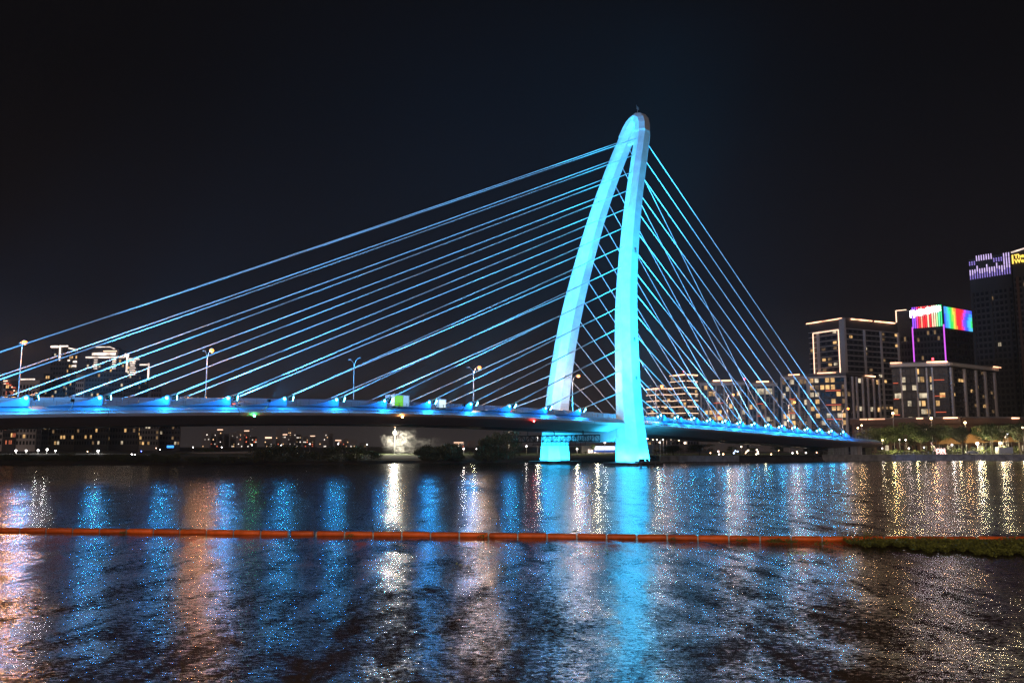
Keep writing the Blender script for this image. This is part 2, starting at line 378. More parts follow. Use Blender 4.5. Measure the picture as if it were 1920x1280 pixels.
for side in (-1, 1):
    for span, SS in ((-1, SL), (1, SR)):
        for i, s in enumerate(SS):
            z = deck_z(s) + (.02 if side < 0 else 1.2); w = side * FW
            d = -span                                   # towards the pylon
            slope = math.atan((deck_z(s + 3) - deck_z(s - 3)) / 6)
            Mw = Matrix.Translation(B(s, w, z)) @ Matrix.Rotation(BYAW + (0 if d > 0 else math.pi), 4, 'Z') @ Matrix.Rotation(-slope * d, 4, 'Y')
            fin = local(bpy.data.objects.new('anchor_fin', fin_mesh[span]), bridge, Mw)
            tip = B(s + d * .1, w, z + 1.95)
            ls, lw, la, lb = leg_at(LV[i]); end = B(ls, side * lw, LV[i] + (.9 if side > 0 else 0))
            start = B(s - d * .3, w, z + 1.6)
            dr = (end - start).normalized()
            aim_in(bpy.data.objects.new('cable_socket', socket), fin, tuple(start), dr)
            n = 14; pts = []
            Lc = (end - start).length
            for k in range(n + 1):
                t = k / n; p = start.lerp(end, t); p.z -= Lc * .010 * 4 * t * (1 - t) * (Lc / 150) * .2; pts.append(p)
            part('stay_cable', MB().tube(pts, .135, 6), M['cable'], bridge, True)
            # lamps: one washes the fin and the fairing, one shines up along the cable
            lo = B(s + d * .55, w + side * .75, z + 1.75); up = B(s + d * .8, w - side * .15, z + 1.35)
            aim1 = B(s - d * 4.5, w + side * 1.0, z - .9)
            for P_, A_ in ((lo, aim1), (up, start + dr * 40)):
                dv = (Vector(A_) - Vector(P_)).normalized()
                aim_in(bpy.data.objects.new('lamp_housing', lampbody), fin, tuple(P_), dv)
            if span < 0 and side < 0:
                aim_in(bpy.data.objects.new('lamp_rim', siderim), fin, tuple(B(s - d * .75, w - .40, z + 1.42)), -W3); aim_in(bpy.data.objects.new('lamp_lens', sidelens), fin, tuple(B(s - d * .75, w - .40, z + 1.42)), -W3)
            if side < 0 and s > -30:
                if span < 0: spot(B(s - d * .75, w - .85, z + 1.42), B(s - d * .75, w - 10, z - .6), 170, (.02, .36, 1.0), 160, .3, .24, 'fin_lamp')
                else: spot(B(s + d * 1.1, w - .5, z + 1.75), B(s + d * 12, w - 3, z - .5), 420, (.02, .42, 1.0), 160, .3, .26, 'fin_lamp')
            # bare bright lens faces towards the pylon and the traffic side
            for P_ in ((lo, up) if side < 0 else ()):
                aim_in(bpy.data.objects.new('lamp_lens', lamplens), fin, tuple(Vector(P_) + S3 * d * .42), S3 * d - W3 * .0 )
            if s > -30:
                spot(B(s + d * 1.2, w - 1.1, z + 1.9), start + dr * 60 + Vector((0, 0, 2)), 420 if span < 0 else 240, (.06, .50, 1.0), 46, 1.0, .2, 'cable_floodlight')
                if side < 0:
                    spot(B(s + d * .1, w - 1.7, z + 1.75), B(s - d * 4.6, w - .6, z - .1), 170, (.008, .28, 1.0), 124, .6, .12, 'fin_floodlight')
                    spot(B(s + d * .6, w + .3, z + 1.5), B(s + d * 6, -6.2, z + .9), 38, (.008, .22, 1.0), 130, .9, .15, 'deck_floodlight')  # added bare light that fills the barrier panels, without a lamp housing

# ---- barrier panels along the carriageway and the outer hand rail
pan = {}
s = -34.0
while s < 262:
    zc = (deck_z(s) + deck_z(s + 3)) / 2
    c = B(s + 1.48, -6.0, zc + .88)
    o = piece('barrier_panel', bridge, tuple(c), 2.9, .08, 2.1, BYAW, M['screen'])
    s += 3.0
mb = MB()
pts = [B(s_, -6.0, deck_z(s_) + 1.98) for s_ in range(-40, 276, 6)]
mb.tube(pts, .06, 4)
part('barrier_rail', mb, M['steel'], bridge)
for side in (-1, 1):
    mb = MB()
    for zz in (.35, .7, 1.08): mb.tube([B(s_, side * 14.75, deck_z(s_) + zz) for s_ in range(-40, 276, 6)], .035, 4)
    s = -40.0
    while s < 276:
        mb.obox(B(s, side * 14.75, deck_z(s) + .55), S3 * .05, W3 * .05, (0, 0, .55)); s += 2.0
    part('hand_rail', mb, M['steel'], bridge, kind='stuff')

# ---- navigation signals under the deck edge
for (u, v, key, lab) in ((473, 783, 'lens_red', 'small red navigation light on the deck edge, left of the green one'), (481, 783, 'lens_green', 'small green navigation light on the deck edge near the left span middle'),
                        (757, 786, 'lens_amber', 'amber navigation light on the girder above the smoke'), (1000, 793, 'lens_red', 'red navigation light on the girder just left of the far pylon leg')):
    best = min(range(-20, 160), key=lambda s_: abs((B(s_, -18, 0).x / (B(s_, -18, 0).y * _c + 6 * _s)) * FPX + 960 - u))
    z = deck_z(best) - 2.1; base = B(best, -17.5, z)
    t = thing('navigation_light', lab, 'signal light', tuple(base), 'navigation lights on the bridge')
    part('bracket', MB().obox(base + W3 * .2, S3 * .06, W3 * .5, (0, 0, .06)), M['dark'], t)
    part('lamp_lens', MB().octa(base - W3 * .45, .26), M[key], t)

# ---- inspection gantry hanging under the deck left of the pylon
gz = deck_z(133) - 3.68
gan = thing('inspection_gantry', 'dark steel truss gantry hanging under the deck in front of the far pylon leg', 'gantry', tuple(B(133, -2, gz - 2.6)))
def gp(a, b): return B(a[0], a[1], gz + a[2]), B(b[0], b[1], gz + b[2])
ch = []
W0, W1 = -17.0, 17.0
for sS in (131.5, 134.5):
    for dz in (-1.2, -2.9):
        ch.append(((sS, W0, dz), (sS, W1, dz)))
for a, b in ch: part('truss_chord', MB().tube(gp(a, b), .14, 4), M['dark'], gan)
mb = MB(); k = 0
w = W0
while w < W1 - .1:
    for sS in (131.5, 134.5):
        mb.tube(gp((sS, w, -2.9), (sS, w, -1.2)), .08, 4); mb.tube(gp((sS, w, -1.2 if k % 2 else -2.9), (sS, w + 2, -2.9 if k % 2 else -1.2)), .08, 4)
    mb.tube(gp((131.5, w, -2.9), (134.5, w, -2.9)), .08, 4)
    w += 2.0; k += 1
part('truss_lattice', mb, M['dark'], gan, kind='stuff')
for w in (-12, 0, 12):
    part('hanger', MB().tube([B(133, w, gz + .1), B(133, w, gz - 1.2)], .15, 5), M['dark'], gan)
mb = MB()
for dz in (-2.3, -1.7):
    mb.tube(gp((130.2, -16, dz - 1.2), (130.2, 6, dz - 1.2)), .06, 4)
mb.obox(B(130.8, -5, gz - 3.9), S3 * 1.1, W3 * 11, (0, 0, .08))
for w in range(-16, 7, 2): mb.tube(gp((130.2, w, -3.9), (130.2, w, -2.9)), .06, 4)
part('work_platform', mb, M['dark'], gan)

# ---- floodlights of the pylon
def flood(loc, aim, I, col, deg, label_, blend=.6, grp=True):
    d = (Vector(aim) - Vector(loc)).normalized()
    spot(Vector(loc) + d * .7, aim, I * PK, col, deg, blend, .3, 'pylon_floodlight')
PC = (.015, .52, 1.0); PK = 1.25
for side in (-1, 1):
    # from the deck, either side of the traffic lanes, up the faces that look along the deck
    for s, aimz, I, deg in ((118, 26, 1800, 50), (104, 40, 5200, 36), (96, 64, 11000, 30), (88, 92, 40000, 28)):
        ls, lw, a, b = leg_at(aimz)
        flood(B(s, side * 11.5, deck_z(s) + .8), B(ls, side * lw, aimz), I * (.85 if side < 0 else 1.15), PC, deg, '')
    # added lights on a made-up river platform, aimed at the outer faces
added_plat = thing('floodlight_dolphin', 'low dark pile platform in the water left of the near pylon leg, carrying floodlights', 'mooring platform', tuple(B(138, -31, 0)))
part('platform', MB().obox(B(138, -31, 1.25), S3 * 3.2, W3 * 1.4, (0, 0, .2)), M['pier'], added_plat)
for q in (-2.6, 0, 2.6): part('pile', MB().tube([B(138 + q, -31, -1), B(138 + q, -31, 1.04)], .28, 7), M['pier'], added_plat)
for s, w, aimz, I, deg in ((140, -31, 20, 2600, 66), (139, -31, 38, 4300, 56), (137.5, -31, 64, 11000, 44), (136, -31, 94, 80000, 36), (135, -31, 106, 60000, 18)):
    part('lamp_head', MB().obox(B(s, w - .3, 1.75), S3 * .3, W3 * .25, (0, 0, .28)), M['dark'], added_plat)
    ls, lw, a, b = leg_at(aimz); flood(B(s, w, 2.0), B(ls, -lw, aimz), I, PC, deg, '')
for aimz, I in ((30, 1100), (60, 2600)):
    ls, lw, a, b = leg_at(aimz); flood(B(138, -2, deck_z(138) + .6), B(ls, lw, aimz), I, PC, 60, '')
# at the foot of each leg, standing on the pier caps
for side in (-1, 1):
    for dy in (-3.0, 0, 3.0):
        flood(B(141.0, side * 16.6 + dy, .9), B(143.6, side * 16.6 + dy * .9, 4.5), 330 * (1 if side < 0 else 2.4), (.02, .52, 1.0), 150, '')
    for dx in (-2.6, 0, 2.6):
        flood(B(147.3 + dx, side * 16.6 - 6.5, .9), B(147.3 + dx * .9, side * 16.6 - 4.2, 4.5), 240 * (1 if side < 0 else 2.4), (.02, .52, 1.0), 150, '')
AL = {-29.6: 'beyond the left edge of the photo', 5.6: 'at the left end', 40.9: 'between the third and fourth fins seen', 87.9: 'beside the white lit van', 185.8: 'near the pylon on the right span', 214.7: 'in the middle of the right span', 243.6: 'near the end of the right span'}
# added floods, the near ones on made-up arms, washing the fan of cables
for side in (-1, 1):
    for s, tx, tz, I in ((-29.6, 55, 52, 15000), (5.6, 80, 62, 13000), (40.9, 115, 70, 11000), (87.9, 130, 85, 8000), (185.8, 160, 60, 6500), (214.7, 180, 60, 8000), (243.6, 200, 55, 9000)):
        d_ = 1 if s < 147 else -1
        if side < 0:
            ft = thing('floodlight', 'outboard floodlight on a bracket arm of the bridge, ' + AL[s], 'floodlight', tuple(B(s, -17, deck_z(s) - 1)), 'outboard floodlights of the bridge')
            part('bracket_arm', MB().tube([B(s, -16.6, deck_z(s) - .9), B(s, -19.5, deck_z(s) - .5), B(s, -20.8, deck_z(s) + .5)], .09, 6), M['steel'], ft)
            part('lamp_head', MB().obox(B(s - d_ * .2, -20.8, deck_z(s) + .8), S3 * .28, W3 * .35, (0, 0, .25)), M['dark'], ft)
        spot(B(s + .3 * d_, -20.8 if side < 0 else 10.5, deck_z(s) + 1.2), B(tx, side * 13, tz), I * 1.8, (.07, .42, 1.0), 78, 1.0, .3, 'cable_array_floodlight')
# ------------------------------------------------------------------ land
M['earth'] = mat_plain('dark_bank_earth', (.025, .024, .018), .95, var=.4, scale=.25)
M['grass'] = mat_plain('mown_grass', (.075, .11, .025), .95, var=.35, scale=.3)
M['quay'] = mat_plain('stained_quay_concrete', (.42, .42, .42), .8, var=.35, scale=.5, bump=.3)
M['quay_dark'] = mat_plain('dark_quay_stone', (.085, .075, .07), .85, var=.35, scale=.5)
M['paving'] = mat_plain('grey_paving', (.16, .15, .14), .85, var=.2, scale=.4)
BANK = [(-760, 236), (-420, 238), (-145, 242), (-100, 250), (-60, 256), (-43, 262), (-20, 272), (8, 282), (30, 279), (47, 276), (68, 281), (90, 290), (115, 306), (136, 318), (165, 323), (196, 327), (260, 332), (520, 350)]
def bankY(x): return lerp_tab(BANK, x)[0]
def strip(name, mat, x0, x1, prof, step=8, kind='structure'):
    "prof: list of (setback from the bank line, z)"
    n = max(1, int((x1 - x0) / step)); mb = MB(); k = len(prof); vs = []; fs = []
    for i in range(n + 1):
        x = x0 + (x1 - x0) * i / n
        for off, z in prof:
            wob = (rnd.random() - .5) * .5 if 0 < off < 30 else 0
            vs.append((x, bankY(x) + off + wob, z))
    for i in range(n):
        for j in range(k - 1):
            a = i * k + j; fs.append((a, a + k, a + k + 1, a + 1))
    return setting(name, mb.add(vs, fs), mat, kind)
QX = 110.0     # the concrete quay starts here and runs to the right
SHELF = GX(1345, bankY(75), 0)
strip('river_bank', M['earth'], -760, 46.5, [(-2, -.6), (0, .1), (3, .8), (9, 1.5), (20, 2.0)])
strip('grass_bank', M['grass'], -60, 46.5, [(19.8, 2.02), (30, 2.3), (70, 2.4), (110, 2.4)])
strip('city_ground', M['earth'], -760, -60, [(19.8, 2.02), (60, 2.4), (300, 2.6), (2900, 3.0)])
strip('park_ground', M['earth'], -60, 46.5, [(110, 2.4), (300, 2.6), (2900, 3.0)])
strip('embankment', M['quay_dark'], 46.5, QX, [(0, -.5), (.1, .25), (1.4, .3), (1.7, 1.5), (5, 1.6), (5.3, 2.1)], 4)
strip('promenade', M['paving'], 46.5, 520, [(5.3, 2.1), (16, 2.15)])
strip('park_lawn', M['grass'], 46.5, 520, [(16, 2.15), (40, 2.3), (60, 2.3)])
strip('city_ground', M['asphalt'], 46.5, 520, [(60, 2.3), (90, 2.4), (400, 2.6), (2900, 3.0)])
# quay wall in cast segments with recessed joints and a coping
wallq = thing('quay_wall', 'long pale concrete quay wall below the promenade, right of the bridge end', 'quay wall', (QX, bankY(QX), 0))
x = QX
while x < 330:
    x2 = x + 7.9
    a, b = Vector((x, bankY(x), 0)), Vector((x2, bankY(x2), 0)); c = (a + b) / 2; yaw = math.atan2(b.y - a.y, b.x - a.x); L_ = (b - a).length
    piece('wall_segment', wallq, (c.x, c.y + .8, .75), L_ - .12, 1.6, 2.5, yaw, M['quay'])
    piece('coping', wallq, (c.x, c.y + .65, 2.12), L_ - .05, 1.75, .24, yaw, M['quay'])
    x += 8.0
mb = MB()
a = [Vector((QX + i * 8, bankY(QX + i * 8) + 1.45, 0)) for i in range(28)]
mb.loft([[p + Vector((0, 0, -.5)), p + Vector((0, .6, -.5)), p + Vector((0, .6, 2.0)), p + Vector((0, 0, 2.0))] for p in a])
part('wall_core', mb, M['quay_dark'], wallq)
rail = []
for i in range(27):
    p = a[i]
    for k in range(4): rail.append(p.lerp(a[i + 1], k / 4) + Vector((0, -.2, 2.24)))
mb = MB()
for z in (.45, .95): mb.tube([p + Vector((0, 0, z)) for p in rail], .04, 4)
for p in rail: mb.tube([p, p + Vector((0, 0, 1.0))], .05, 4)
solo('promenade_railing', mb, M['steel'], 'grey post and rail fence along the top of the quay wall', 'railing')
# low vertical wall washed teal by the bridge, left part of the right bank
w2 = thing('retaining_wall', 'low ribbed concrete wall between the near pylon leg and the lit riverside path', 'retaining wall', (48, bankY(48), 0))
for i in range(9):
    x = 47.5 + i * 3.05; yaw = math.atan2(bankY(x + 3) - bankY(x), 3)
    piece('wall_segment', w2, (x + 1.5, bankY(x + 1.5) + .6, 1.2), 2.95, .7, 2.2, yaw, M['quay'])
# near bank that the photographer stands on
near = MB().add([(-90, -60, 3.6), (90, -60, 3.6), (90, 1.2, 3.6), (-90, 1.2, 3.6), (-90, 1.2, -1), (90, 1.2, -1)], [(0, 1, 2, 3), (3, 2, 5, 4)])
setting('near_promenade', near, M['paving'])
# bridge abutment on the far bank
ab = MB(); z = deck_z(275)
ab.obox(B(275, 0, (z - 4) / 2 + .5), S3 * 2.2, W3 * 13, (0, 0, (z - 4) / 2 + .6))
solo('bridge_abutment', ab, M['quay_dark'], 'dark concrete abutment carrying the far right end of the bridge', 'abutment')
# ------------------------------------------------------------------ buildings
M['wall_dark'] = mat_plain('dark_facade', (.055, .052, .055), .5, var=.15, scale=.05)
M['wall_mid'] = mat_plain('grey_facade', (.17, .16, .16), .7, var=.12, scale=.06)
M['wall_light'] = mat_plain('pale_facade', (.60, .55, .53), .7, var=.10, scale=.06)
M['wall_brown'] = mat_plain('brown_podium_cladding', (.11, .06, .045), .7, var=.12, scale=.1)
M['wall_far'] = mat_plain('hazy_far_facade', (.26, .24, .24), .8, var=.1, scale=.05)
M['glass_dark'] = mat_plain('dark_window_glass', (.018, .020, .028), .12)
M['led_warm'] = mat_glow('warm_roof_led', (1, .50, .28), 3.0, var=.6, scale=.12)
M['led_warm2'] = mat_glow('warm_outline_led', (1, .62, .42), 2.2)
M['led_white'] = mat_glow('white_roof_led', (1, .80, .68), 1.7, var=.5, scale=.2)
M['led_red'] = mat_glow('red_slab_led', (1, .16, .07), .9)
M['led_mag'] = mat_glow('magenta_edge_led', (.75, .12, .95), 1.3)
M['win_warm'] = mat_glow('warm_lit_window', (1, .58, .22), .80, var=.6, scale=.35)
M['win_cool'] = mat_glow('cool_lit_window', (1, .82, .56), .62, var=.6, scale=.35)
M['win_dim'] = mat_glow('dim_lit_window', (1, .60, .28), .16, var=.6, scale=.35)
M['win_red'] = mat_glow('red_lit_window', (1, .25, .12), .5, var=.5, scale=.35)
M['beacon'] = mat_glow('red_roof_beacon', (1, .04, .06), 9)
WINS = [M['win_warm'], M['win_cool'], M['win_warm'], M['win_dim'], M['win_dim'], M['win_dim']]
def V2(p, z): return Vector((p[0], p[1], z))
def facade(b, A, Bp, z0, z1, nf, nb, r, lit=.1, slab=None, slab_every=1, pil=(), pilw=1.0, pil_mat=None, win_w=.6, win_h=.62, dark_wins=True, slab_t=.35, litlo=0.0, lit_mats=None, bandwin=False, cols=None, lit_cap=90):
    "window openings, lit windows, slab edges and pilasters on the wall from A to Bp (left to right seen from outside)"
    a, c = Vector((*A, 0)), Vector((*Bp, 0)); u = (c - a); L_ = u.length; u.normalize(); n = Vector((u.y, -u.x, 0)); yaw = math.atan2(u.y, u.x)
    fh = (z1 - z0) / nf; bw = L_ / nb; dk = MB(); fr = MB(); cnt = 0; frames = MB()
    for f in range(nf):
        zc = z0 + fh * (f + .52)
        for k in range(nb):
            if cols and k not in cols: continue
            p = a + u * (bw * (k + .5)); w_, h_ = bw * win_w / 2, fh * win_h / 2
            islit = r.random() < lit * (1.0 if f > 1 else 1.0 + litlo)
            if islit and cnt < lit_cap:
                cnt += 1
                ww = w_ * (2 if bandwin and r.random() < .5 else 1)
                piece('window', b, tuple(p + n * .10 + Vector((0, 0, zc))), ww * 2, .16, h_ * 2, yaw, r.choice(lit_mats or WINS))
            elif dark_wins:
                dk.obox(p + n * .03 + Vector((0, 0, zc)), u * w_, n * .06, (0, 0, h_))
            if dark_wins:
                frames.obox(p + n * .12 + Vector((0, 0, zc - h_ - .12)), u * (w_ + .1), n * .16, (0, 0, .10))
    if dark_wins and dk.v:
        part('window_glazing', dk, M['glass_dark'], b, kind='stuff')
        part('window_sills', frames, M['wall_mid'], b, kind='stuff')
    if slab:
        for f in range(0, nf + 1, slab_every):
            piece('floor_slab', b, tuple((a + c) / 2 + n * .28 + Vector((0, 0, z0 + fh * f))), L_ - .1, .62, slab_t, yaw, slab)
    for t in pil:
        p = a + u * (L_ * t)
        piece('pilaster', b, tuple(p + n * .45 + Vector((0, 0, (z0 + z1) / 2))), pilw, .9, z1 - z0 - .06, yaw, pil_mat or M['wall_light'])
    return u, n, L_, yaw, fh
def bar(b, P, Q, t, mat, name='light_strip', off=.0):
    "thin light strip between two world points"
    P, Q = Vector(P), Vector(Q); d = Q - P
    if abs(d.z) > abs(d.x) + abs(d.y): piece(name, b, tuple((P + Q) / 2), t, t, d.length, math.atan2(d.y, d.x) if (d.x or d.y) else 0, mat)
    else:
        mb = MB(); h = d.normalized(); s_ = h.cross(Vector((0, 0, 1))).normalized() * t / 2; v_ = Vector((0, 0, t / 2)); mb.obox((P + Q) / 2, d / 2, s_, v_); part(name, mb, mat, b)
def block(name, label, A, Bc, Cc, ztop, mat, cat='building', z0=2.4, group=None, roof=True):
    "A, Bc, Cc: ground points of the left, near and right corners"
    A, Bc, Cc = [Vector((p[0], p[1])) for p in (A, Bc, Cc)]; D = A + Cc - Bc
    b = thing(name, label, cat, (Bc.x, Bc.y, z0), group)
    part('wall', MB().prism([A, Bc, Cc, D], z0, ztop), mat, b)
    if roof:
        mb = MB(); r_ = [A, Bc, Cc, D]; cen = (A + Cc) / 2
        r2 = [cen + (p - cen) * 1.02 for p in r_]
        mb.prism(r2, ztop + .01, ztop + .8); part('roof', mb, M['wall_mid'] if mat is not M['wall_light'] else M['wall_light'], b)
    return b, A, Bc, Cc, D
def corner(u, v, Y):
    p = PX(u, v, Y); return (p.x, p.y), p.z
rb = random.Random(11)
# --- R1 tall residential tower with outlined frame
A, z = corner(1516, 606, 543); Bc, z = corner(1580, 597, 520); Cc, _ = corner(1683, 606, 543)
b, A, Bc, Cc, D = block('residential_tower', 'tall dark residential tower with glowing roof edges and an outlined frame on its left face', A, Bc, Cc, z, M['wall_dark'], 'tower block')
zt = z
u_, n_, L_, yaw, fh = facade(b, A, Bc, 14, z - 6, 19, 6, rb, .24, M['wall_light'], pil=(.28, .97), pilw=1.6, lit_mats=[M['win_warm'], M['win_cool'], M['win_dim']], win_h=.5, slab_t=.32)
facade(b, Bc, Cc, 14, z - 6, 19, 12, rb, .13, M['wall_light'], pil=(.02, .36, .66, .98), pilw=1.3, win_h=.5, slab_t=.32)
a3, b3 = Vector((*A, 0)), Vector((*Bc, 0)); c3 = Vector((*Cc, 0)); n1 = Vector((n_.x, n_.y, 0)); e2 = (c3 - b3).normalized(); n2 = Vector((e2.y, -e2.x, 0))
bar(b, a3 - u_ * 1 + n1 * .9 + Vector((0, 0, zt)), b3 + n1 * .9 + Vector((0, 0, zt)), .55, M['led_warm'])
for t0, t1 in ((.13, .50), (.55, .93)):
    bar(b, b3.lerp(c3, t0) + n2 * .9 + Vector((0, 0, zt)), b3.lerp(c3, t1) + n2 * .9 + Vector((0, 0, zt)), .7, M['led_warm'])
piece('corner_pier', b, tuple(b3 + Vector((-.6, -.5, (zt + 2.4) / 2))), 3.6, 1.6, zt - 2.6, yaw, M['wall_light'])
fz1 = PX(1574, 618, 521).z; fz0 = PX(1579, 698, 521).z
f0, f1 = a3.lerp(b3, .16) + n1 * 1.3, a3.lerp(b3, .90) + n1 * 1.3
for P_ in (f0, f1): bar(b, P_ + Vector((0, 0, fz0)), P_ + Vector((0, 0, fz1)), .5, M['led_warm2'])
bar(b, f0 + Vector((0, 0, fz1)), f1 + Vector((0, 0, fz1)), .5, M['led_warm2'])
bar(b, f0.lerp(f1, .1) + n1 + Vector((0, 0, fz0)), f0.lerp(f1, .8) + n1 + Vector((0, 0, fz0)), .8, M['led_warm'])
# --- R2 block in front of it
A, z = corner(1516, 704, 437); Bc, z = corner(1586, 701, 428); Cc, _ = corner(1648, 708, 448)
b, A, Bc, Cc, D = block('apartment_block', 'mid rise apartment block with bright corner flats, below the outlined tower', A, Bc, Cc, z, M['wall_dark'])
u_, n_, L_, yaw, fh = facade(b, A, Bc, 8, z - 1, 9, 7, rb, .46, M['wall_dark'], pil=(.0, .98), pilw=1.1, lit_mats=[M['win_warm'], M['win_cool'], M['win_warm'], M['win_dim']], win_w=.72, bandwin=False)
facade(b, Bc, Cc, 8, z - 1, 9, 9, rb, .16, None, pil=(.16, .28, .46, .62, .80, .97), pilw=.9)
a3, b3, c3 = Vector((*A, 0)), Vector((*Bc, 0)), Vector((*Cc, 0)); n1 = n_
for k in (1, 3, 5, 7): bar(b, a3.lerp(b3, .45) + n1 * 1.1 + Vector((0, 0, 8 + fh * k)), a3.lerp(b3, .85) + n1 * 1.3 + Vector((0, 0, 8 + fh * k)), .32, M['led_red'])
bar(b, a3.lerp(b3, .25) + n1 * 1.3 + Vector((0, 0, z + .9)), a3.lerp(b3, .75) + n1 * 1.3 + Vector((0, 0, z + .9)), .5, M['led_warm'])
bar(b, b3.lerp(c3, .55) + Vector((0, -1.2, z)), b3.lerp(c3, .85) + Vector((0, -1.2, z)), .5, M['led_warm'])
piece('roof_canopy', b, tuple((a3 + b3) / 2 + n1 * .8 + Vector((0, 0, z - 1.3))), L_ * 1.02, 2.6, .8, yaw, M['wall_light'])
# --- R3 long row behind the cables
for (uA, uB, uC, v, Y, lab, litf) in ((1312, 1396, 1400, 716, 452, 'low apartment block behind the cables with two wide bright flats on its left', .20), (1402, 1458, 1462, 718, 447, 'low apartment block with a glowing top floor, second of the row behind the cables', .24), (1464, 1514, 1517, 705, 440, 'low apartment block with many yellow windows, next to the block with bright corner flats', .42)):
    A, z = corner(uA, v + 2, Y + 6); Bc, z = corner(uB, v, Y); Cc, _ = corner(uC, v, Y + 25)
    b, A, Bc, Cc, D = block('apartment_block', lab, A, Bc, Cc, z, M['wall_mid'], group='apartment blocks in the row behind the bridge cables')
    n_bay = max(5, int((uB - uA) / 7.5))
    pl = [i / (n_bay / 2.0) for i in range(int(n_bay / 2) + 1)]
    u_, n_, L_, yaw, fh = facade(b, A, Bc, 8, z - 1, 9, n_bay, rb, litf, M['wall_dark'], pil=[min(max(q, .02), .98) for q in pl], pilw=.8, win_w=.78, win_h=.7)
    a3, b3 = Vector((*A, 0)), Vector((*Bc, 0))
    bar(b, a3.lerp(b3, .3) + n_ * 1.2 + Vector((0, 0, z + .9)), a3.lerp(b3, .72) + n_ * 1.2 + Vector((0, 0, z + .9)), .6, M['led_warm'])
    for k in (2, 4, 6): bar(b, a3.lerp(b3, .30) + n_ * 1.1 + Vector((0, 0, 8 + fh * k)), a3.lerp(b3, .52) + n_ * 1.1 + Vector((0, 0, 8 + fh * k)), .3, M['led_red'])
    piece('roof_canopy', b, tuple((a3 + b3) / 2 + n_ * .8 + Vector((0, 0, z - .9))), L_ * 1.01, 2.2, 1.5, yaw, M['wall_light'])
    if uA == 1312:
        for f, k, w in ((4.55, .28, 9), (3.6, .42, 8)): piece('window', b, tuple(a3.lerp(b3, k) + n_ * .6 + Vector((0, 0, 8 + fh * f))), w, .3, fh * .62, yaw, M['win_warm'])
    if uA == 1402: piece('window', b, tuple(a3.lerp(b3, .55) + n_ * .6 + Vector((0, 0, z - 4.2))), 8, .3, 3.0, yaw, M['win_cool'])
    if uA == 1312:
        piece('roof_beacon', b, tuple(b3 + Vector((0, 0, z + 1.6))), .6, .6, .9, yaw, M['beacon'])
# --- R4 pair of towers ringed with light
for (uA, uB, uC, v, Y, nf, lab) in ((1257, 1286, 1307, 702, 650, 8, 'taller tower ringed with warm light bands right of the near pylon leg'), (1213, 1238, 1262, 728, 640, 7, 'shorter tower ringed with warm light bands right of the near pylon leg')):
    A, z = corner(uA, v + 3, Y + 14); Bc, z = corner(uB, v, Y); Cc, _ = corner(uC, v + 1, Y + 8)
    b, A, Bc, Cc, D = block('banded_tower', lab, A, Bc, Cc, z, M['wall_mid'], 'tower block', group='towers with light bands')
    a3, b3, c3 = Vector((*A, 0)), Vector((*Bc, 0)), Vector((*Cc, 0))
    facade(b, A, Bc, 6, z - 1, nf * 2, 4, rb, .16, None, win_w=.7); facade(b, Bc, Cc, 6, z - 1, nf * 2, 4, rb, .16, None, win_w=.7)
    stepz = (z - 14) / 8.6
    for k in range(9 if nf == 8 else 7):
        zz = z - k * stepz * (.92 if nf == 8 else 1.15); m_ = M['led_warm'] if k == 0 else M['led_warm2']
        for P_, Q_, g0, g1 in ((a3, b3, .02, .98), (b3, c3, .0, .05 + .9)):
            d = (Q_ - P_).normalized(); nn = Vector((d.y, -d.x, 0))
            bar(b, P_.lerp(Q_, g0) + nn * 1.0 + Vector((0, 0, zz)), P_.lerp(Q_, g1) + nn * 1.0 + Vector((0, 0, zz)), .75 if k == 0 else .42, m_, 'light_band')
    if nf == 8: piece('roof_beacon', b, tuple((a3 + c3) / 2 + Vector((0, 0, z + 3.5))), .7, .7, 1.2, 0, M['beacon']); piece('roof_mast', b, tuple((a3 + c3) / 2 + Vector((0, 0, z + 1.9))), .3, .3, 2.2, 0, M['steel'])
# --- R5 dark tower with rainbow crown
A, zA = corner(1709, 577, 573); Bc, z = corner(1766, 571, 560); Cc, _ = corner(1821, 581, 582)
b, A, Bc, Cc, D = block('rainbow_crown_tower', 'dark office tower crowned with vertical rainbow light strips and a glaring white rooftop sign', A, Bc, Cc, z, M['wall_dark'], 'office tower', roof=False)
a3, b3, c3 = Vector((*A, 0)), Vector((*Bc, 0)), Vector((*Cc, 0))
facade(b, A, Bc, 20, z - 16, 15, 9, rb, .12, None, lit_mats=[M['win_dim']]); facade(b, Bc, Cc, 20, z - 16, 15, 9, rb, .0, None)
u1 = (b3 - a3).normalized(); n1 = Vector((u1.y, -u1.x, 0)); u2 = (c3 - b3).normalized(); n2 = Vector((u2.y, -u2.x, 0))
zlo = PX(1766, 611, 560).z
import colorsys
def rain(h, v=1.0, s=.93):
    return tuple(q ** 2.0 for q in colorsys.hsv_to_rgb(h % 1, s, v))
glowc = {}
def led_col(key, col, st):
    if key not in glowc: glowc[key] = mat_glow('led_' + key, col, st)
    return glowc[key]
left_cols = [('violet', (.30, .08, 1)), ('violet', (.30, .08, 1)), ('pink', (.9, .05, .35)), ('red', (1, .03, .04)), ('salmon', (1, .30, .20)), ('red', (1, .03, .04)), ('red', (1, .03, .04)), ('cream', (1, .6, .4)), ('red', (1, .03, .04)), ('cream', (1, .6, .4)), ('cream', (1, .6, .4)), ('lime', (.55, .85, .35)), ('mint', (.15, .9, .45)), ('green', (.04, .65, .2))]
for i, (k, cc) in enumerate(left_cols):
    p = a3.lerp(b3, (i + .5) / 14) + n1 * .5
    piece('light_strip', b, tuple(p + Vector((0, 0, (z + zlo) / 2))), .8, .4, z - zlo, math.atan2(u1.y, u1.x), led_col(k, cc, 1.7), label=k + ' vertical light strip')
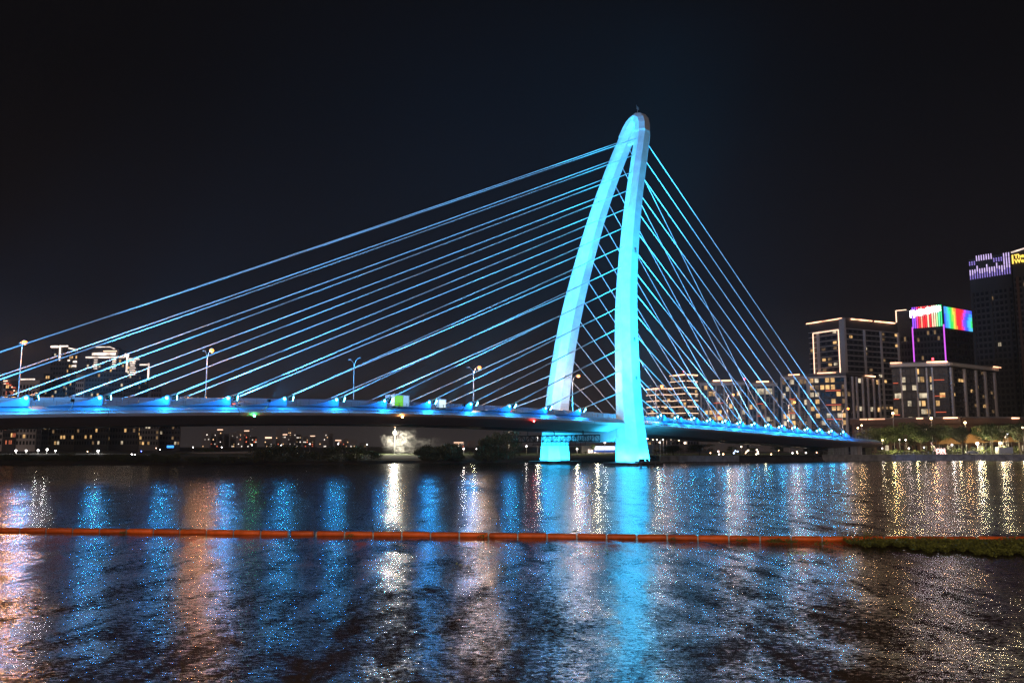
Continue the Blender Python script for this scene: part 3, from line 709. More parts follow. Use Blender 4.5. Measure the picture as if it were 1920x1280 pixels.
    # backing glass that shows a dimmer wash between the strips
NR = 24
cache = [('blue', (.06, .12, 1)), ('azure', (.06, .35, 1)), ('sky', (.08, .55, .95)), ('teal', (.05, .8, .5)), ('green', (.06, .75, .15)), ('leaf', (.3, .8, .08)), ('yellow', (.9, .75, .1)), ('orange', (1, .35, .05)), ('red', (1, .03, .04)), ('rose', (1, .03, .22)), ('purple', (.55, .08, .8)), ('indigo', (.18, .10, 1))]
for i in range(NR):
    t = (i + .5) / NR; p = b3.lerp(c3, .03 + t * .95) + n2 * .5
    segs = 6; 
    for j in range(segs):
        zz0 = zlo - 1 + (z - zlo) * j / segs; zz1 = zlo - 1 + (z - zlo) * (j + 1) / segs
        q = (j + .5) / segs - .35
        # blue - green - yellow - red on the left, then a rounded green-blue fan on the right
        if t < .60:
            q2 = t + q * .05; ph = [k_ for lim, k_ in ((.04, 0), (.10, 1), (.16, 2), (.21, 3), (.27, 4), (.33, 5), (.38, 6), (.43, 7), (9, 8)) if q2 < lim][0]
        else: ph = [4, 3, 2, 1, 0, 11, 10, 9, 8, 8][min(9, int(math.hypot((1.0 - t) / .40, q * 1.1) * 7.6))]
        key, cc = cache[ph]
        piece('light_strip', b, tuple(p + Vector((0, 0, (zz0 + zz1) / 2))), .85, .4, zz1 - zz0 - .08, math.atan2(u2.y, u2.x), led_col('right_' + key, cc, 1.25))
piece('crown_backing', b, tuple((a3 + b3) / 2 + n1 * .12 + Vector((0, 0, (z + zlo) / 2))), (b3 - a3).length - .3, .3, z - zlo, math.atan2(u1.y, u1.x), M['glass_dark'])
piece('crown_backing', b, tuple((b3 + c3) / 2 + n2 * .12 + Vector((0, 0, (z + zlo) / 2 - 1))), (c3 - b3).length - .3, .3, z - zlo, math.atan2(u2.y, u2.x), M['glass_dark'])
part('roof', MB().prism([A + (A - D) * 0, Bc, Cc, D], z + .01, z + .3), M['wall_dark'], b)
for P_ in (a3 + n1 * .6, b3 + Vector((0, -.7, 0))): bar(b, P_ + Vector((0, 0, 16)), P_ + Vector((0, 0, zlo + 1)), .62, M['led_mag'], 'edge_light')
# illegible overexposed white sign: a row of thick strokes
M['sign_white'] = mat_glow('white_sign_letters', (1, .95, 1), 26, False)
sg = thing('rooftop_sign', 'glaring white rooftop sign of large characters on the rainbow crowned tower', 'sign', tuple(a3 + Vector((0, -1, PX(1712, 588, 570).z))))
for i in range(11):
    t = (i + .5) / 11 * .96 - .01; zc = PX(1712 + 52 * t, 586.5 - 6.5 * t, 566).z; h_ = 4.6 if i in (0,) else (3.9 if i % 3 == 0 else 3.1); p = a3.lerp(b3, t) + n1 * 1.2
    mb = MB(); yv = Vector((0, 0, 1)); w_ = .72 if i else 1.1
    # each character: frame with a crossbar
    mb.obox(p + yv * zc - u1 * w_, u1 * .22, n1 * .2, yv * h_ * .5); mb.obox(p + yv * zc + u1 * w_, u1 * .22, n1 * .2, yv * h_ * .5)
    mb.obox(p + yv * (zc + h_ * .42), u1 * (w_ - .23), n1 * .2, yv * .25); mb.obox(p + yv * zc, u1 * (w_ - .23), n1 * .2, yv * .25)
    if i % 2: mb.obox(p + yv * (zc - h_ * .42), u1 * (w_ - .23), n1 * .2, yv * .25)
    part('character', mb, M['sign_white'], sg)
# its left wing with the thin white outline
A, zA = corner(1680, 583, 592); Bc2, zW = corner(1708, 580, 586); Cc2, _ = corner(1712, 580, 602)
b, A, Bc2, Cc2, D = block('office_wing', 'black office slab outlined by one thin pale line, left of the rainbow crown', A, Bc2, Cc2, zW, M['wall_dark'], 'office building', roof=False)
a3, b3 = Vector((*A, 0)), Vector((*Bc2, 0)); d = (b3 - a3).normalized(); nn = Vector((d.y, -d.x, 0))
facade(b, A, Bc2, 20, zW - 18, 12, 5, rb, .15, None, lit_mats=[M['win_dim']])
bar(b, a3 + nn * .4 + Vector((0, 0, 40)), a3 + nn * .4 + Vector((0, 0, zW)), .55, M['led_warm2'], 'edge_light'); bar(b, a3 + nn * .4 + Vector((0, 0, zW)), a3.lerp(b3, .7) + nn * .4 + Vector((0, 0, zW)), .5, M['led_warm2'], 'edge_light')
# --- R6 wide white roofed block in front
A, zA = corner(1671, 682, 405); Bc, z = corner(1776, 680, 398); Cc, _ = corner(1864, 691, 428)
b, A, Bc, Cc, D = block('apartment_block', 'wide apartment block with white roof edge and tall pale fins, below the rainbow crown', A, Bc, Cc, z, M['wall_dark'])
a3, b3, c3 = Vector((*A, 0)), Vector((*Bc, 0)), Vector((*Cc, 0))
u_, n_, L_, yaw, fh = facade(b, A, Bc, 12, z - 2, 8, 12, rb, .20, None, pil=(.16, .44, .62, .72), pilw=.7, win_w=.75, win_h=.66, lit_mats=[M['win_cool'], M['win_warm']])
for t, f in ((.52, 4), (.58, 4), (.08, 4), (.13, 4), (.40, 5), (.54, 2), (.60, 2), (.88, 4), (.33, 1)): piece('window', b, tuple(a3.lerp(b3, t) + n_ * .4 + Vector((0, 0, 12 + fh * (f + .5)))), 2.2, .4, fh * .6, yaw, rb.choice([M['win_cool'], M['win_warm']]))
for t0, t1 in ((.01, .10), (.74, .92)):
    for k in (3, 5, 7): 
        kk = k - (.3 if t0 < .1 else 0); bar(b, a3.lerp(b3, t0) + n_ * 1.2 + Vector((0, 0, 12 + fh * (kk - .6))), a3.lerp(b3, t1) + n_ * 1.2 + Vector((0, 0, 12 + fh * (kk - .6))), .30, M['led_red'])
u2_, n2_, L2_, yaw2, _ = facade(b, Bc, Cc, 12, z - 2, 13, 16, rb, .12, None, pil=(.05, .32, .56, .76, .97), pilw=1.5, win_w=.6, win_h=.6)
for i in range(13):
    for k in (1, 3, 6, 7, 9, 11, 13, 14):
        if rb.random() < .75: piece('pale_panel', b, tuple(b3 + u2_ * (L2_ * (k + .5) / 16) + n2_ * .16 + Vector((0, 0, 12 + (z - 14) / 13 * (i + (.35 if k % 2 else .7))))), .8, .16, 1.4, yaw2, M['wall_mid'])
piece('roof_edge', b, tuple((a3 + b3) / 2 + n_ * .9 + Vector((0, 0, z - .7))), L_ + 1.6, 3.2, 1.6, yaw, M['wall_light'])
piece('roof_edge', b, tuple((b3 + c3) / 2 + n2_ * .9 + Vector((0, 0, z - .75))), L2_ + .4, 2.6, 1.4, yaw2, M['wall_light'])
for P_, Q_, nn in ((a3 - u_ * .8, a3.lerp(b3, .18), n_), (a3.lerp(b3, .62), b3.lerp(a3, .02), n_), (b3.lerp(c3, .86), c3 + u2_, n2_)):
    bar(b, P_ + nn * 2.7 + Vector((0, 0, z + .35)), Q_ + nn * 2.7 + Vector((0, 0, z + .35)), .55, M['led_warm'])
piece('roof_beacon', b, tuple(a3.lerp(b3, .75) + Vector((0, 0, z + 2))), .6, .6, 1.0, 0, M['beacon'])
# --- R7 tallest towers at the right edge
A, z = corner(1816, 487, 500); Bc, z = corner(1894, 473, 480); Cc, _ = corner(1899, 473, 520)
b, A, Bc, Cc, D = block('hotel_tower', 'tallest dark tower with two rows of violet vertical lights at its top', A, Bc, Cc, z, M['wall_dark'], 'tower', roof=False)
a3, b3 = Vector((*A, 0)), Vector((*Bc, 0)); d = (b3 - a3).normalized(); nn = Vector((d.y, -d.x, 0)); yw = math.atan2(d.y, d.x)
facade(b, A, Bc, 14, z - 20, 24, 9, rb, .03, None, pil=(.04, .48, .90), pilw=1.4, pil_mat=M['wall_dark'], lit_mats=[M['win_cool'], M['win_dim']])
M['violet'] = mat_glow('violet_strip_light', (.42, .30, 1.0), .85); M['lilac'] = mat_glow('lilac_strip_light', (.72, .55, 1.0), 1.2)
for i in range(17):
    t = (i + .5) / 17; p = a3.lerp(b3, t) + nn * .4; uu = 1816 + 78 * t
    v0, v1 = 507 - 12 * t, 525 - 12 * t; Yt = 500 - 20 * t
    zt1, zt0 = PX(uu, v0 - (6 if i % 4 == 3 else 0), Yt).z, PX(uu, v1, Yt).z
    sp = .3 + .4 * rb.random()
    piece('light_strip', b, tuple(p + Vector((0, 0, zt0 + (zt1 - zt0) * (.5 + sp / 2)))), .42, .4, (zt1 - zt0) * (1 - sp), yw, M['lilac'])
    piece('light_strip', b, tuple(p + Vector((0, 0, zt0 + (zt1 - zt0) * (sp / 2)))), .34, .3, (zt1 - zt0) * (sp - .02), yw, M['violet'])
    if 3 <= i <= 9: rows = [(483.5 - 12 * (t - .3), 3.2)]
    elif i >= 14: rows = [(478 - 12 * (t - .9), 2.4), (489 - 12 * (t - .9), 4.0)]
    else: rows = [(490 - 12 * t + 3, 1.0), (497 - 12 * t, 1.0)]
    for vv, h_ in rows: piece('light_strip', b, tuple(p + Vector((0, 0, PX(uu, vv, Yt).z))), .38, .4, h_, yw, M['lilac'] if h_ > 1.5 else M['violet'])
A, z2 = corner(1897, 474, 470); Bc2, z2 = corner(1962, 462, 455); Cc2, _ = corner(1985, 462, 480)
b, A, Bc2, Cc2, D = block('hotel_tower', 'dark tower cut by the right photo edge, with a yellow sign at its top', A, Bc2, Cc2, z2, M['wall_dark'], 'tower', roof=False)
a3, b3 = Vector((*A, 0)), Vector((*Bc2, 0)); d = (b3 - a3).normalized(); nn = Vector((d.y, -d.x, 0)); yw = math.atan2(d.y, d.x)
facade(b, A, Bc2, 14, z2 - 14, 26, 8, rb, .03, None, pil=(.12, .5), pilw=1.2, pil_mat=M['wall_brown'], lit_mats=[M['win_cool'], M['win_dim'], M['win_warm']])
bar(b, a3 + nn * .5 + Vector((0, 0, z2)), b3 + nn * .5 + Vector((0, 0, z2 + 2.5)), .7, M['led_white'])
for k_ in range(5): piece('window', b, tuple(a3.lerp(b3, .15 + .1 * k_) + nn * .5 + Vector((0, 0, PX(1915, 725, 465).z))), 2.2, .4, 3.2, yw, M['win_cool'])
M['sign_yellow'] = mat_glow('yellow_sign_letters', (1, .66, .10), 1.9)
sgn = thing('hotel_sign', 'yellow illuminated lettering beginning with The high on the tower at the right edge', 'sign', tuple(a3 + nn + Vector((0, 0, z2 - 9))))
def text_part(name, body, size, loc, yaw_, mat, parent, ext=.12, label=None, bold=.0):
    cu = bpy.data.curves.new(name, 'FONT'); cu.body = body; cu.size = size; cu.extrude = ext; cu.align_x = 'LEFT'; cu.offset = bold; cu.resolution_u = 2
    tmp = bpy.data.objects.new('tmp', cu); C.objects.link(tmp); bpy.context.view_layer.update()
    me = bpy.data.meshes.new_from_object(tmp.evaluated_get(bpy.context.evaluated_depsgraph_get())); bpy.data.objects.remove(tmp)
    me.name = name; me.materials.clear(); me.materials.append(mat)
    o = bpy.data.objects.new(name, me); C.objects.link(o); o.parent = parent
    o.matrix_local = FRAME[parent.name] @ Matrix.Translation(loc) @ Matrix.Rotation(yaw_, 4, 'Z') @ Matrix.Rotation(math.pi / 2, 4, 'X')
    if label: o['label'] = label
    return o
text_part('lettering', 'The', 3.3, tuple(a3 + d * 1.5 + nn * .8 + Vector((0, 0, z2 - 3.9))), yw, M['sign_yellow'], sgn, bold=.06)
text_part('lettering', 'Westmark', 3.3, tuple(a3 + d * 1.5 + nn * .8 + Vector((0, 0, z2 - 6.6))), yw, M['sign_yellow'], sgn, bold=.06)
piece('side_bar', sgn, tuple(a3 + d * .6 + nn * .8 + Vector((0, 0, z2 - 4.1))), .7, .3, 5.0, yw, M['sign_yellow'])
# --- podium
A, z = corner(1597, 792, 386); Bc, z = corner(1800, 784, 362); Cc, _ = corner(1990, 788, 372)
pod, A, Bc, Cc, D = block('shopping_podium', 'long low brown podium building behind the promenade trees, with light strips on its roof edge', A, Bc, Cc, z, M['wall_brown'], 'podium building')
a3, b3, c3 = Vector((*A, 0)), Vector((*Bc, 0)), Vector((*Cc, 0))
u_, n_, L_, yaw, fh = facade(pod, A, Bc, 2.6, z - 3.5, 3, 14, rb, .30, M['wall_brown'], slab_every=1, pil=(.3, .62), pilw=.8, pil_mat=M['wall_brown'], lit_mats=[M['win_warm'], M['win_dim'], M['win_cool']])
u2_, n2_, L2_, yaw2, _ = facade(pod, Bc, Cc, 2.6, z - 3.5, 3, 14, rb, .34, M['wall_brown'], pil=(.2, .6), pilw=.8, pil_mat=M['wall_brown'], lit_mats=[M['win_warm'], M['win_dim'], M['win_cool']])
piece('roof_edge', pod, tuple((a3 + b3) / 2 + n_ * .8 + Vector((0, 0, z - 1.0))), L_ + .8, 2.2, 2.4, yaw, M['wall_brown'])
piece('roof_edge', pod, tuple((b3 + c3) / 2 + n2_ * .8 + Vector((0, 0, z - 1.03))), L2_ + .8, 2.0, 2.3, yaw2, M['wall_brown'])
for t0, t1 in ((.09, .16), (.17, .33), (.62, .68), (.86, .985)): bar(pod, a3.lerp(b3, t0) + n_ * 2.1 + Vector((0, 0, z + .2)), a3.lerp(b3, t1) + n_ * 2.1 + Vector((0, 0, z + .2)), .5, M['led_warm'])
for t0, t1 in ((.47, .54),): bar(pod, b3.lerp(c3, t0) + n2_ * 2.1 + Vector((0, 0, z + .2)), b3.lerp(c3, t1) + n2_ * 2.1 + Vector((0, 0, z + .2)), .5, M['led_warm'])

# ------------------------------------------------------------------ left side city
rl = random.Random(23)
def simple(name, label, uA, uB, v, Y, mat, nb=5, lit=.08, group=None, mats=None, depth=16, z0=2.4, slab=None, cap=40, ladders=True, dark=True):
    A, z = corner(uA, v, Y); Bc, _ = corner(uB, v, Y - 2); Cc, _ = corner(uB, v, Y + depth)
    k_ = 1 + depth / Y; Cc = (Bc[0] * k_ + .3, Bc[1] * k_)
    b, A, Bc, Cc, D = block(name, label, A, Bc, Cc, z, mat, 'tower block' if z > 40 else 'building', z0, group)
    nf = max(3, int((z - z0 - 4) / 3.2))
    res = facade(b, A, Bc, z0 + 3, z - 1, nf, nb, rl, min(.9, lit * 1.9), slab, lit_mats=mats or [M['win_warm'], M['win_cool'], M['win_dim']], lit_cap=cap, dark_wins=dark, win_h=.55)
    return b, Vector((*A, 0)), Vector((*Bc, 0)), res, z
GRP = 'tower blocks of the city beyond the bridge, left'
b, a3, b3, (u_, n_, L_, yaw, fh), z = simple('residential_tower', 'pale slab block at the left photo edge, with two lit windows above the floodlights', 6, 74, 716, 470, M['wall_light'], 11, .035, GRP, slab=M['wall_light'], dark=True)
simple('residential_tower', 'narrow dark block at the very left edge of the photo', -14, 3, 712, 480, M['wall_mid'], 3, .12, GRP)
b, a3, b3, (u_, n_, L_, yaw, fh), z = simple('residential_tower', 'dark block with one straight white line on its roof, left of the tallest left towers', 38, 66, 712, 560, M['wall_dark'], 5, .02, GRP, slab=M['wall_mid'])
bar(b, a3 + n_ * .6 + Vector((0, 0, z + .3)), b3 + n_ * .6 + Vector((0, 0, z + .3)), .8, M['led_white'])
b, a3, b3, (u_, n_, L_, yaw, fh), z = simple('residential_tower', 'slim block with a ladder of white lights, left of the tallest left tower', 68, 84, 712, 540, M['wall_dark'], 4, .10, GRP)
for k in range(6): piece('light_band', b, tuple(a3.lerp(b3, .25) + n_ * .5 + Vector((0, 0, z - 2 - 2.0 * k))), 1.6, .4, .8, yaw, M['led_white'])
simple('residential_tower', 'grey block with a few bright windows, behind the ladder of white lights', 82, 98, 700, 580, M['wall_dark'], 4, .10, GRP)
b, a3, b3, (u_, n_, L_, yaw, fh), z = simple('residential_tower', 'tallest tower at far left, with a white roof line and one bright vertical line', 97, 128, 650, 600, M['wall_dark'], 6, .06, GRP)
bar(b, a3 + n_ * .6 + Vector((0, 0, z)), a3.lerp(b3, .42) + n_ * .6 + Vector((0, 0, z)), 1.3, M['led_white'])
bar(b, a3.lerp(b3, .56) + n_ * .8 + Vector((0, 0, z - 10)), a3.lerp(b3, .56) + n_ * .8 + Vector((0, 0, z + .8)), .8, M['led_white'])
bar(b, a3.lerp(b3, .62) + n_ * .6 + Vector((0, 0, z + .2)), b3 + n_ * .6 + Vector((0, 0, z + .2)), .9, M['led_white'])
b, a3, b3, (u_, n_, L_, yaw, fh), z = simple('residential_tower', 'tower with a sloping white roof line and lit stair windows, second of the left towers', 127, 146, 655, 606, M['wall_mid'], 5, .08, GRP)
bar(b, a3 + n_ * .6 + Vector((0, 0, z + 1.2)), b3 + n_ * .6 + Vector((0, 0, z - .6)), .8, M['led_white'])
for k, t in ((8, .15), (12, .8), (9, .85)): bar(b, a3.lerp(b3, max(0, t - .15)) + n_ * .7 + Vector((0, 0, z - k)), a3.lerp(b3, min(1, t + .15)) + n_ * .7 + Vector((0, 0, z - k)), .9, M['led_white'])
b, *_r = simple('residential_tower', 'beige lit low block between the two groups of outlined left towers', 143, 158, 705, 560, M['wall_light'], 4, .02, GRP)
b, a3, b3, (u_, n_, L_, yaw, fh), z = simple('residential_tower', 'wide tower with a broad blazing white band across its top, centre of the left towers', 163, 234, 670, 590, M['wall_dark'], 13, .09, GRP, cap=70)
top = a3.lerp(b3, 0)
piece('crown_block', b, tuple(a3.lerp(b3, .48) + Vector((0, 6, z + 3.1))), L_ * .68, 10, 5.6, yaw, M['wall_dark'])
piece('crown_block', b, tuple(a3.lerp(b3, .42) + Vector((0, 8, z + 5.9 + .9))), L_ * .5, 8, 1.6, yaw, M['wall_dark'])
bar(b, a3 - u_ * .3 + n_ * .7 + Vector((0, 0, z)), b3 + n_ * .7 + Vector((0, 0, z)), .9, M['led_white'])
piece('light_band', b, tuple(a3.lerp(b3, .46) + n_ * .9 + Vector((0, 0, z + 2.3))), L_ * .62, .4, 1.7, yaw, M['led_white'])
piece('light_band', b, tuple(a3.lerp(b3, .62) + n_ * .9 + Vector((0, 0, z + 4.2))), L_ * .35, .4, .7, yaw, M['led_warm2'])
bar(b, a3.lerp(b3, .06) + Vector((0, 4, z + 7.7)), a3.lerp(b3, .52) + Vector((0, 4, z + 7.7)), .6, M['led_white']); bar(b, a3.lerp(b3, .52) + Vector((0, 4, z + 7.7)), a3.lerp(b3, .66) + Vector((0, 4, z + 6.2)), .6, M['led_white'])
for t in (.25, .74):
    for k in range(5): piece('light_band', b, tuple(a3.lerp(b3, t) + n_ * .6 + Vector((0, 0, z - 1.8 - 1.5 * k))), 2.4, .4, .7, yaw, M['led_white'])
b, a3, b3, (u_, n_, L_, yaw, fh), z = simple('residential_tower', 'tower with a stack of short white bars, just right of the blazing white band', 235, 262, 673, 585, M['wall_dark'], 6, .06, GRP)
piece('light_band', b, tuple(a3.lerp(b3, .14) + n_ * .8 + Vector((0, 0, z + 2.6))), 3.0, .5, 2.2, yaw, M['led_white'])
bar(b, a3.lerp(b3, .18) + n_ * .8 + Vector((0, 0, z - 9)), a3.lerp(b3, .18) + n_ * .8 + Vector((0, 0, z + 1.4)), .9, M['led_white'])
bar(b, a3.lerp(b3, .30) + n_ * .6 + Vector((0, 0, z)), b3 + n_ * .6 + Vector((0, 0, z - .3)), .9, M['led_white'])
for k in range(7): piece('light_band', b, tuple(a3.lerp(b3, .56) + n_ * .7 + Vector((0, 0, z - 1.7 - 1.5 * k))), 4.6 - (k % 3) * .7, .4, .75, yaw, M['led_white'])
b, a3, b3, (u_, n_, L_, yaw, fh), z = simple('residential_tower', 'last tower of the left group with a hooked white line down its right edge', 262, 280, 684, 590, M['wall_dark'], 5, .06, GRP)
bar(b, a3 + n_ * .6 + Vector((0, 0, z)), b3 + n_ * .6 + Vector((0, 0, z)), .8, M['led_white']); bar(b, b3 + n_ * .6 + Vector((0, 0, z - 10)), b3 + n_ * .6 + Vector((0, 0, z + 1)), .8, M['led_white'])
b, a3, b3, (u_, n_, L_, yaw, fh), z = simple('residential_tower', 'grey block seen under the deck with scattered warm windows, fourth from left', 100, 142, 768, 500, M['wall_mid'], 8, .07, GRP)
simple('residential_tower', 'brown block seen under the deck beside the bright floodlight', 142, 176, 766, 520, M['wall_mid'], 7, .06, GRP)
simple('residential_tower', 'dark bluish block seen under the deck with white windows, right of the bright floodlight', 176, 206, 764, 515, M['wall_dark'], 6, .09, GRP)
simple('residential_tower', 'dark wide block seen under the deck with many small windows', 208, 262, 764, 525, M['wall_dark'], 10, .10, GRP)
simple('residential_tower', 'block seen under the deck with a column of orange windows', 264, 300, 762, 520, M['wall_mid'], 7, .12, GRP)
b, a3, b3, (u_, n_, L_, yaw, fh), z = simple('residential_tower', 'rightmost near block under the left span, with a small blue sign near its foot', 302, 340, 764, 530, M['wall_dark'], 7, .10, GRP)
M['sign_blue'] = mat_glow('blue_sign_face', (.05, .30, 1), 2.2)
pz = PX(324, 837, 528).z; p = a3.lerp(b3, .6)
s_ = thing('shop_sign', 'small bright blue sign board on the block under the left span', 'sign', (p.x, p.y - 1.5, pz)); piece('sign_face', s_, (p.x, p.y - 1.5, pz), 4.4, .4, 1.4, yaw, M['sign_blue']); piece('sign_frame', s_, (p.x, p.y - 1.2, pz), 4.8, .3, 1.8, yaw, M['dark'])
b, a3, b3, (u_, n_, L_, yaw, fh), z = simple('lantern_pavilion', 'small roof pavilion glowing orange behind the cables, right of the left towers', 284, 303, 724, 560, M['wall_brown'], 4, .9, None, [M['win_red'], M['win_warm']], cap=16)
b, a3, b3, (u_, n_, L_, yaw, fh), z = simple('neon_building', 'low building with orange and red neon beside the left street lamp', 12, 37, 714, 430, M['wall_dark'], 8, .14, None, [M['win_red'], M['win_warm'], M['win_red']], cap=60)
for k in range(10): piece('neon_tube', b, tuple(a3.lerp(b3, rl.random()) + n_ * .8 + Vector((0, 0, z - rl.random() * 6))), rl.uniform(.6, 2.4), .3, rl.uniform(.3, .8), yaw, rl.choice([M['led_red'], M['led_warm2'], M['win_red']]))
# far low skyline between the left block and the smoke
GF = 'distant tower blocks on the horizon under the left span'
desc = ['dim distant tower', 'slim distant tower', 'broad distant block', 'stepped distant block', 'plain distant slab', 'squat distant block']
spots_ = [(386, 12, 806), (400, 8, 804), (412, 10, 803), (424, 9, 813), (437, 10, 810), (449, 11, 807), (462, 9, 805), (475, 12, 818), (503, 13, 818), (522, 9, 806), (534, 8, 812), (547, 13, 803), (560, 8, 814), (573, 8, 817), (586, 9, 815), (600, 10, 826), (611, 7, 806), (620, 7, 812), (634, 12, 823), (648, 10, 822), (663, 12, 824), (680, 12, 829), (860, 20, 827), (884, 14, 825), (905, 16, 826), (960, 20, 800)]
used_l = set()
for i, (u0, w0, v0) in enumerate(spots_):
    Y = 1350 + (i * 37) % 180; near_ = 'left of the smoke' if u0 < 700 else 'between the dark bushes'
    if u0 == 960: Y = 420; 
    lab = '%s with %s, %s' % (desc[i % 6], ['a speckle of tiny windows', 'two columns of tiny windows', 'a warm lit top', 'cold white windows', 'red and white windows', 'few windows', 'a crane beside it'][i % 7], ['near the block with the blue sign', 'above the dark low ramp', 'above the dark tree clump', 'above the gap in the trees', near_][min(4, i // 5)])
    if u0 == 960: lab = 'teal lit office block behind the far pylon leg, with three bright windows'
    while lab in used_l: lab += ' again' if False else ', narrower'
    used_l.add(lab)
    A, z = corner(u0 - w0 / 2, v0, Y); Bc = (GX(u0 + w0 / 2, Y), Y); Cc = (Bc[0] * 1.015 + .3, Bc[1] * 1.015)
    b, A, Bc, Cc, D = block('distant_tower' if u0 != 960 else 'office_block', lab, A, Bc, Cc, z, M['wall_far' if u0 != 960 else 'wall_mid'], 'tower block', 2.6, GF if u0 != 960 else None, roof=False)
    mbs = {k: MB() for k in ('win_warm', 'win_cool', 'win_red')}
    if u0 == 960:
        facade(b, A, Bc, 4, z - 1, 8, 7, rl, .22, M['wall_mid'], lit_mats=[M['win_cool'], M['win_dim']]); continue
    x0_, x1_ = A.x, Bc.x; nf = int((z - 6) / 3.6); nb = max(3, int((x1_ - x0_) / 2.4))
    for f in range(nf):
        for k in range(nb):
            if rl.random() < .17:
                mbs[rl.choice(['win_warm', 'win_warm', 'win_cool', 'win_cool', 'win_red'])].obox((x0_ + (k + .5) * (x1_ - x0_) / nb, Y - .2, 5 + f * 3.6), (.62, 0, 0), (0, .15, 0), (0, 0, .75))
    for k, mb in mbs.items():
        if mb.v: part('window_lights', mb, M[k + '_far'] if k + '_far' in M else M.setdefault(k + '_far', mat_glow(k + '_far', {'win_warm': (1, .6, .3), 'win_cool': (1, .88, .75), 'win_red': (1, .2, .1)}[k], 1.6, var=.8, scale=.2)), b, kind='stuff')
    if i % 4 == 2 or u0 in (503,): piece('light_band', b, ((x0_ + x1_) / 2, Y - .3, z - 2), (x1_ - x0_) * .9, .4, 2.4 if u0 == 503 else 1.2, 0, M['led_warm2'])
ORD = ['first', 'second', 'third', 'fourth', 'fifth', 'sixth', 'seventh', 'eighth', 'ninth', 'tenth', 'eleventh', 'twelfth', 'thirteenth', 'fourteenth', 'fifteenth', 'sixteenth', 'seventeenth', 'eighteenth', 'nineteenth', 'twentieth', 'twenty-first', 'twenty-second', 'twenty-third', 'twenty-fourth', 'twenty-fifth', 'twenty-sixth', 'twenty-seventh', 'twenty-eighth', 'twenty-ninth', 'last']
# ------------------------------------------------------------------ trees and bushes
M['leaf_dark'] = mat_plain('dark_foliage', (.045, .06, .025), .7, var=.45, scale=1.2)
M['leaf_mid'] = mat_plain('green_foliage', (.05, .075, .02), .7, var=.4, scale=1.2)
M['bark'] = mat_plain('bark', (.06, .045, .035), .9)
rt = random.Random(5)
def crown_mesh(seed, mat, n_clump=16, per=230, flat=.75, leaf=.060, spiky=False):
    r = random.Random(seed); mb = MB()
    cl = []
    for _ in range(n_clump):
        a = r.uniform(0, 2 * math.pi); rad = r.uniform(.15, .72); z = r.uniform(-.7, .75)
        rad *= math.sqrt(max(.1, 1 - (z * .9) ** 2)) ; cl.append((math.cos(a) * rad, math.sin(a) * rad, z * flat, r.uniform(.24, .42)))
    for cx_, cy_, cz_, cr_ in cl:
        for _ in range(per):
            d = Vector((r.gauss(0, 1), r.gauss(0, 1), r.gauss(0, 1))).normalized(); q = cr_ * (r.random() ** .4)
            p = Vector((cx_, cy_, cz_)) + Vector((d.x * q, d.y * q, d.z * q * .8))
            s1 = Vector((r.gauss(0, 1), r.gauss(0, 1), r.gauss(0, 1) + (1.5 if spiky else 0))).normalized(); s2 = s1.cross(Vector((r.gauss(0, 1), r.gauss(0, 1), r.gauss(0, 1)))).normalized()
            l_ = leaf * r.uniform(.6, 1.4); k = 2.4 if spiky else 1.0
            mb.add([p - s2 * l_ * .45, p + s1 * l_ * k * .55 - s2 * l_ * .1, p + s1 * l_ * k, p + s2 * l_ * .45], [(0, 1, 2, 3)])
    return mb.mesh('crown', mat)
def trunk_mesh(seed):
    r = random.Random(seed); mb = MB()
    mb.tube([(0, 0, 0), (.01, .01, .35), (r.uniform(-.05, .05), r.uniform(-.05, .05), .7), (r.uniform(-.08, .08), 0, 1.0)], [.055, .042, .03, .012], 7)
    for _ in range(5):
        a = r.uniform(0, 6.28); z0 = r.uniform(.4, .7)
        mb.tube([(0, 0, z0), (math.cos(a) * .15, math.sin(a) * .15, z0 + .13), (math.cos(a) * .3, math.sin(a) * .3, z0 + .22)], [.022, .015, .006], 5)
    return mb.mesh('trunk', M['bark'])
CROWN = {k: [crown_mesh(s, m, **kw) for s in ss_] for k, m, ss_, kw in (
    ('dark', M['leaf_dark'], (1, 2, 3), {}), ('mid', M['leaf_mid'], (4, 5, 6), {}),
    ('palm', M['leaf_dark'], (7, 8), dict(n_clump=18, per=150, leaf=.10, spiky=True)))}
TRUNK = [trunk_mesh(i) for i in range(3)]
def tree(label, x, y, z, h, w, kind='dark', clear=.3, group=None, name='tree', cat='tree'):
    "h total height, w crown width, clear = bare share of the trunk"
    t = thing(name, label, cat, (x, y, z), group)
    i = rt.randrange(99)
    tr = bpy.data.objects.new('trunk', TRUNK[i % 3]); C.objects.link(tr); tr.parent = t
    th = h * (clear + .45); tr.scale = (max(h * .5, 3.2), max(h * .5, 3.2), th)
    cm = CROWN[kind]; c = bpy.data.objects.new('crown', cm[i % len(cm)]); C.objects.link(c); c.parent = t
    ch = h * (1 - clear); c.location = (0, 0, h * clear + ch / 2); c.scale = (w / 2 * 1.08, w / 2 * 1.08, ch / 2 * (1.25 if clear > .1 else 1.5)); c.location.z -= 0 if clear > .1 else ch * .10; c.rotation_euler = (0, 0, rt.uniform(0, 6.28))
    return t
def tree_px(label, u, vtop, Y, wpx, vbase=None, kind='dark', clear=.25, group=None, name='tree', cat='tree', zb=None):
    zb = 2.1 if zb is None else zb
    top = PX(u, vtop, Y).z
    return tree(label, GX(u, Y, zb), Y, zb, top - zb, wpx / FPX * Y, kind, clear, group, name, cat)
GB = 'dark bushy trees on the bank under the left span'
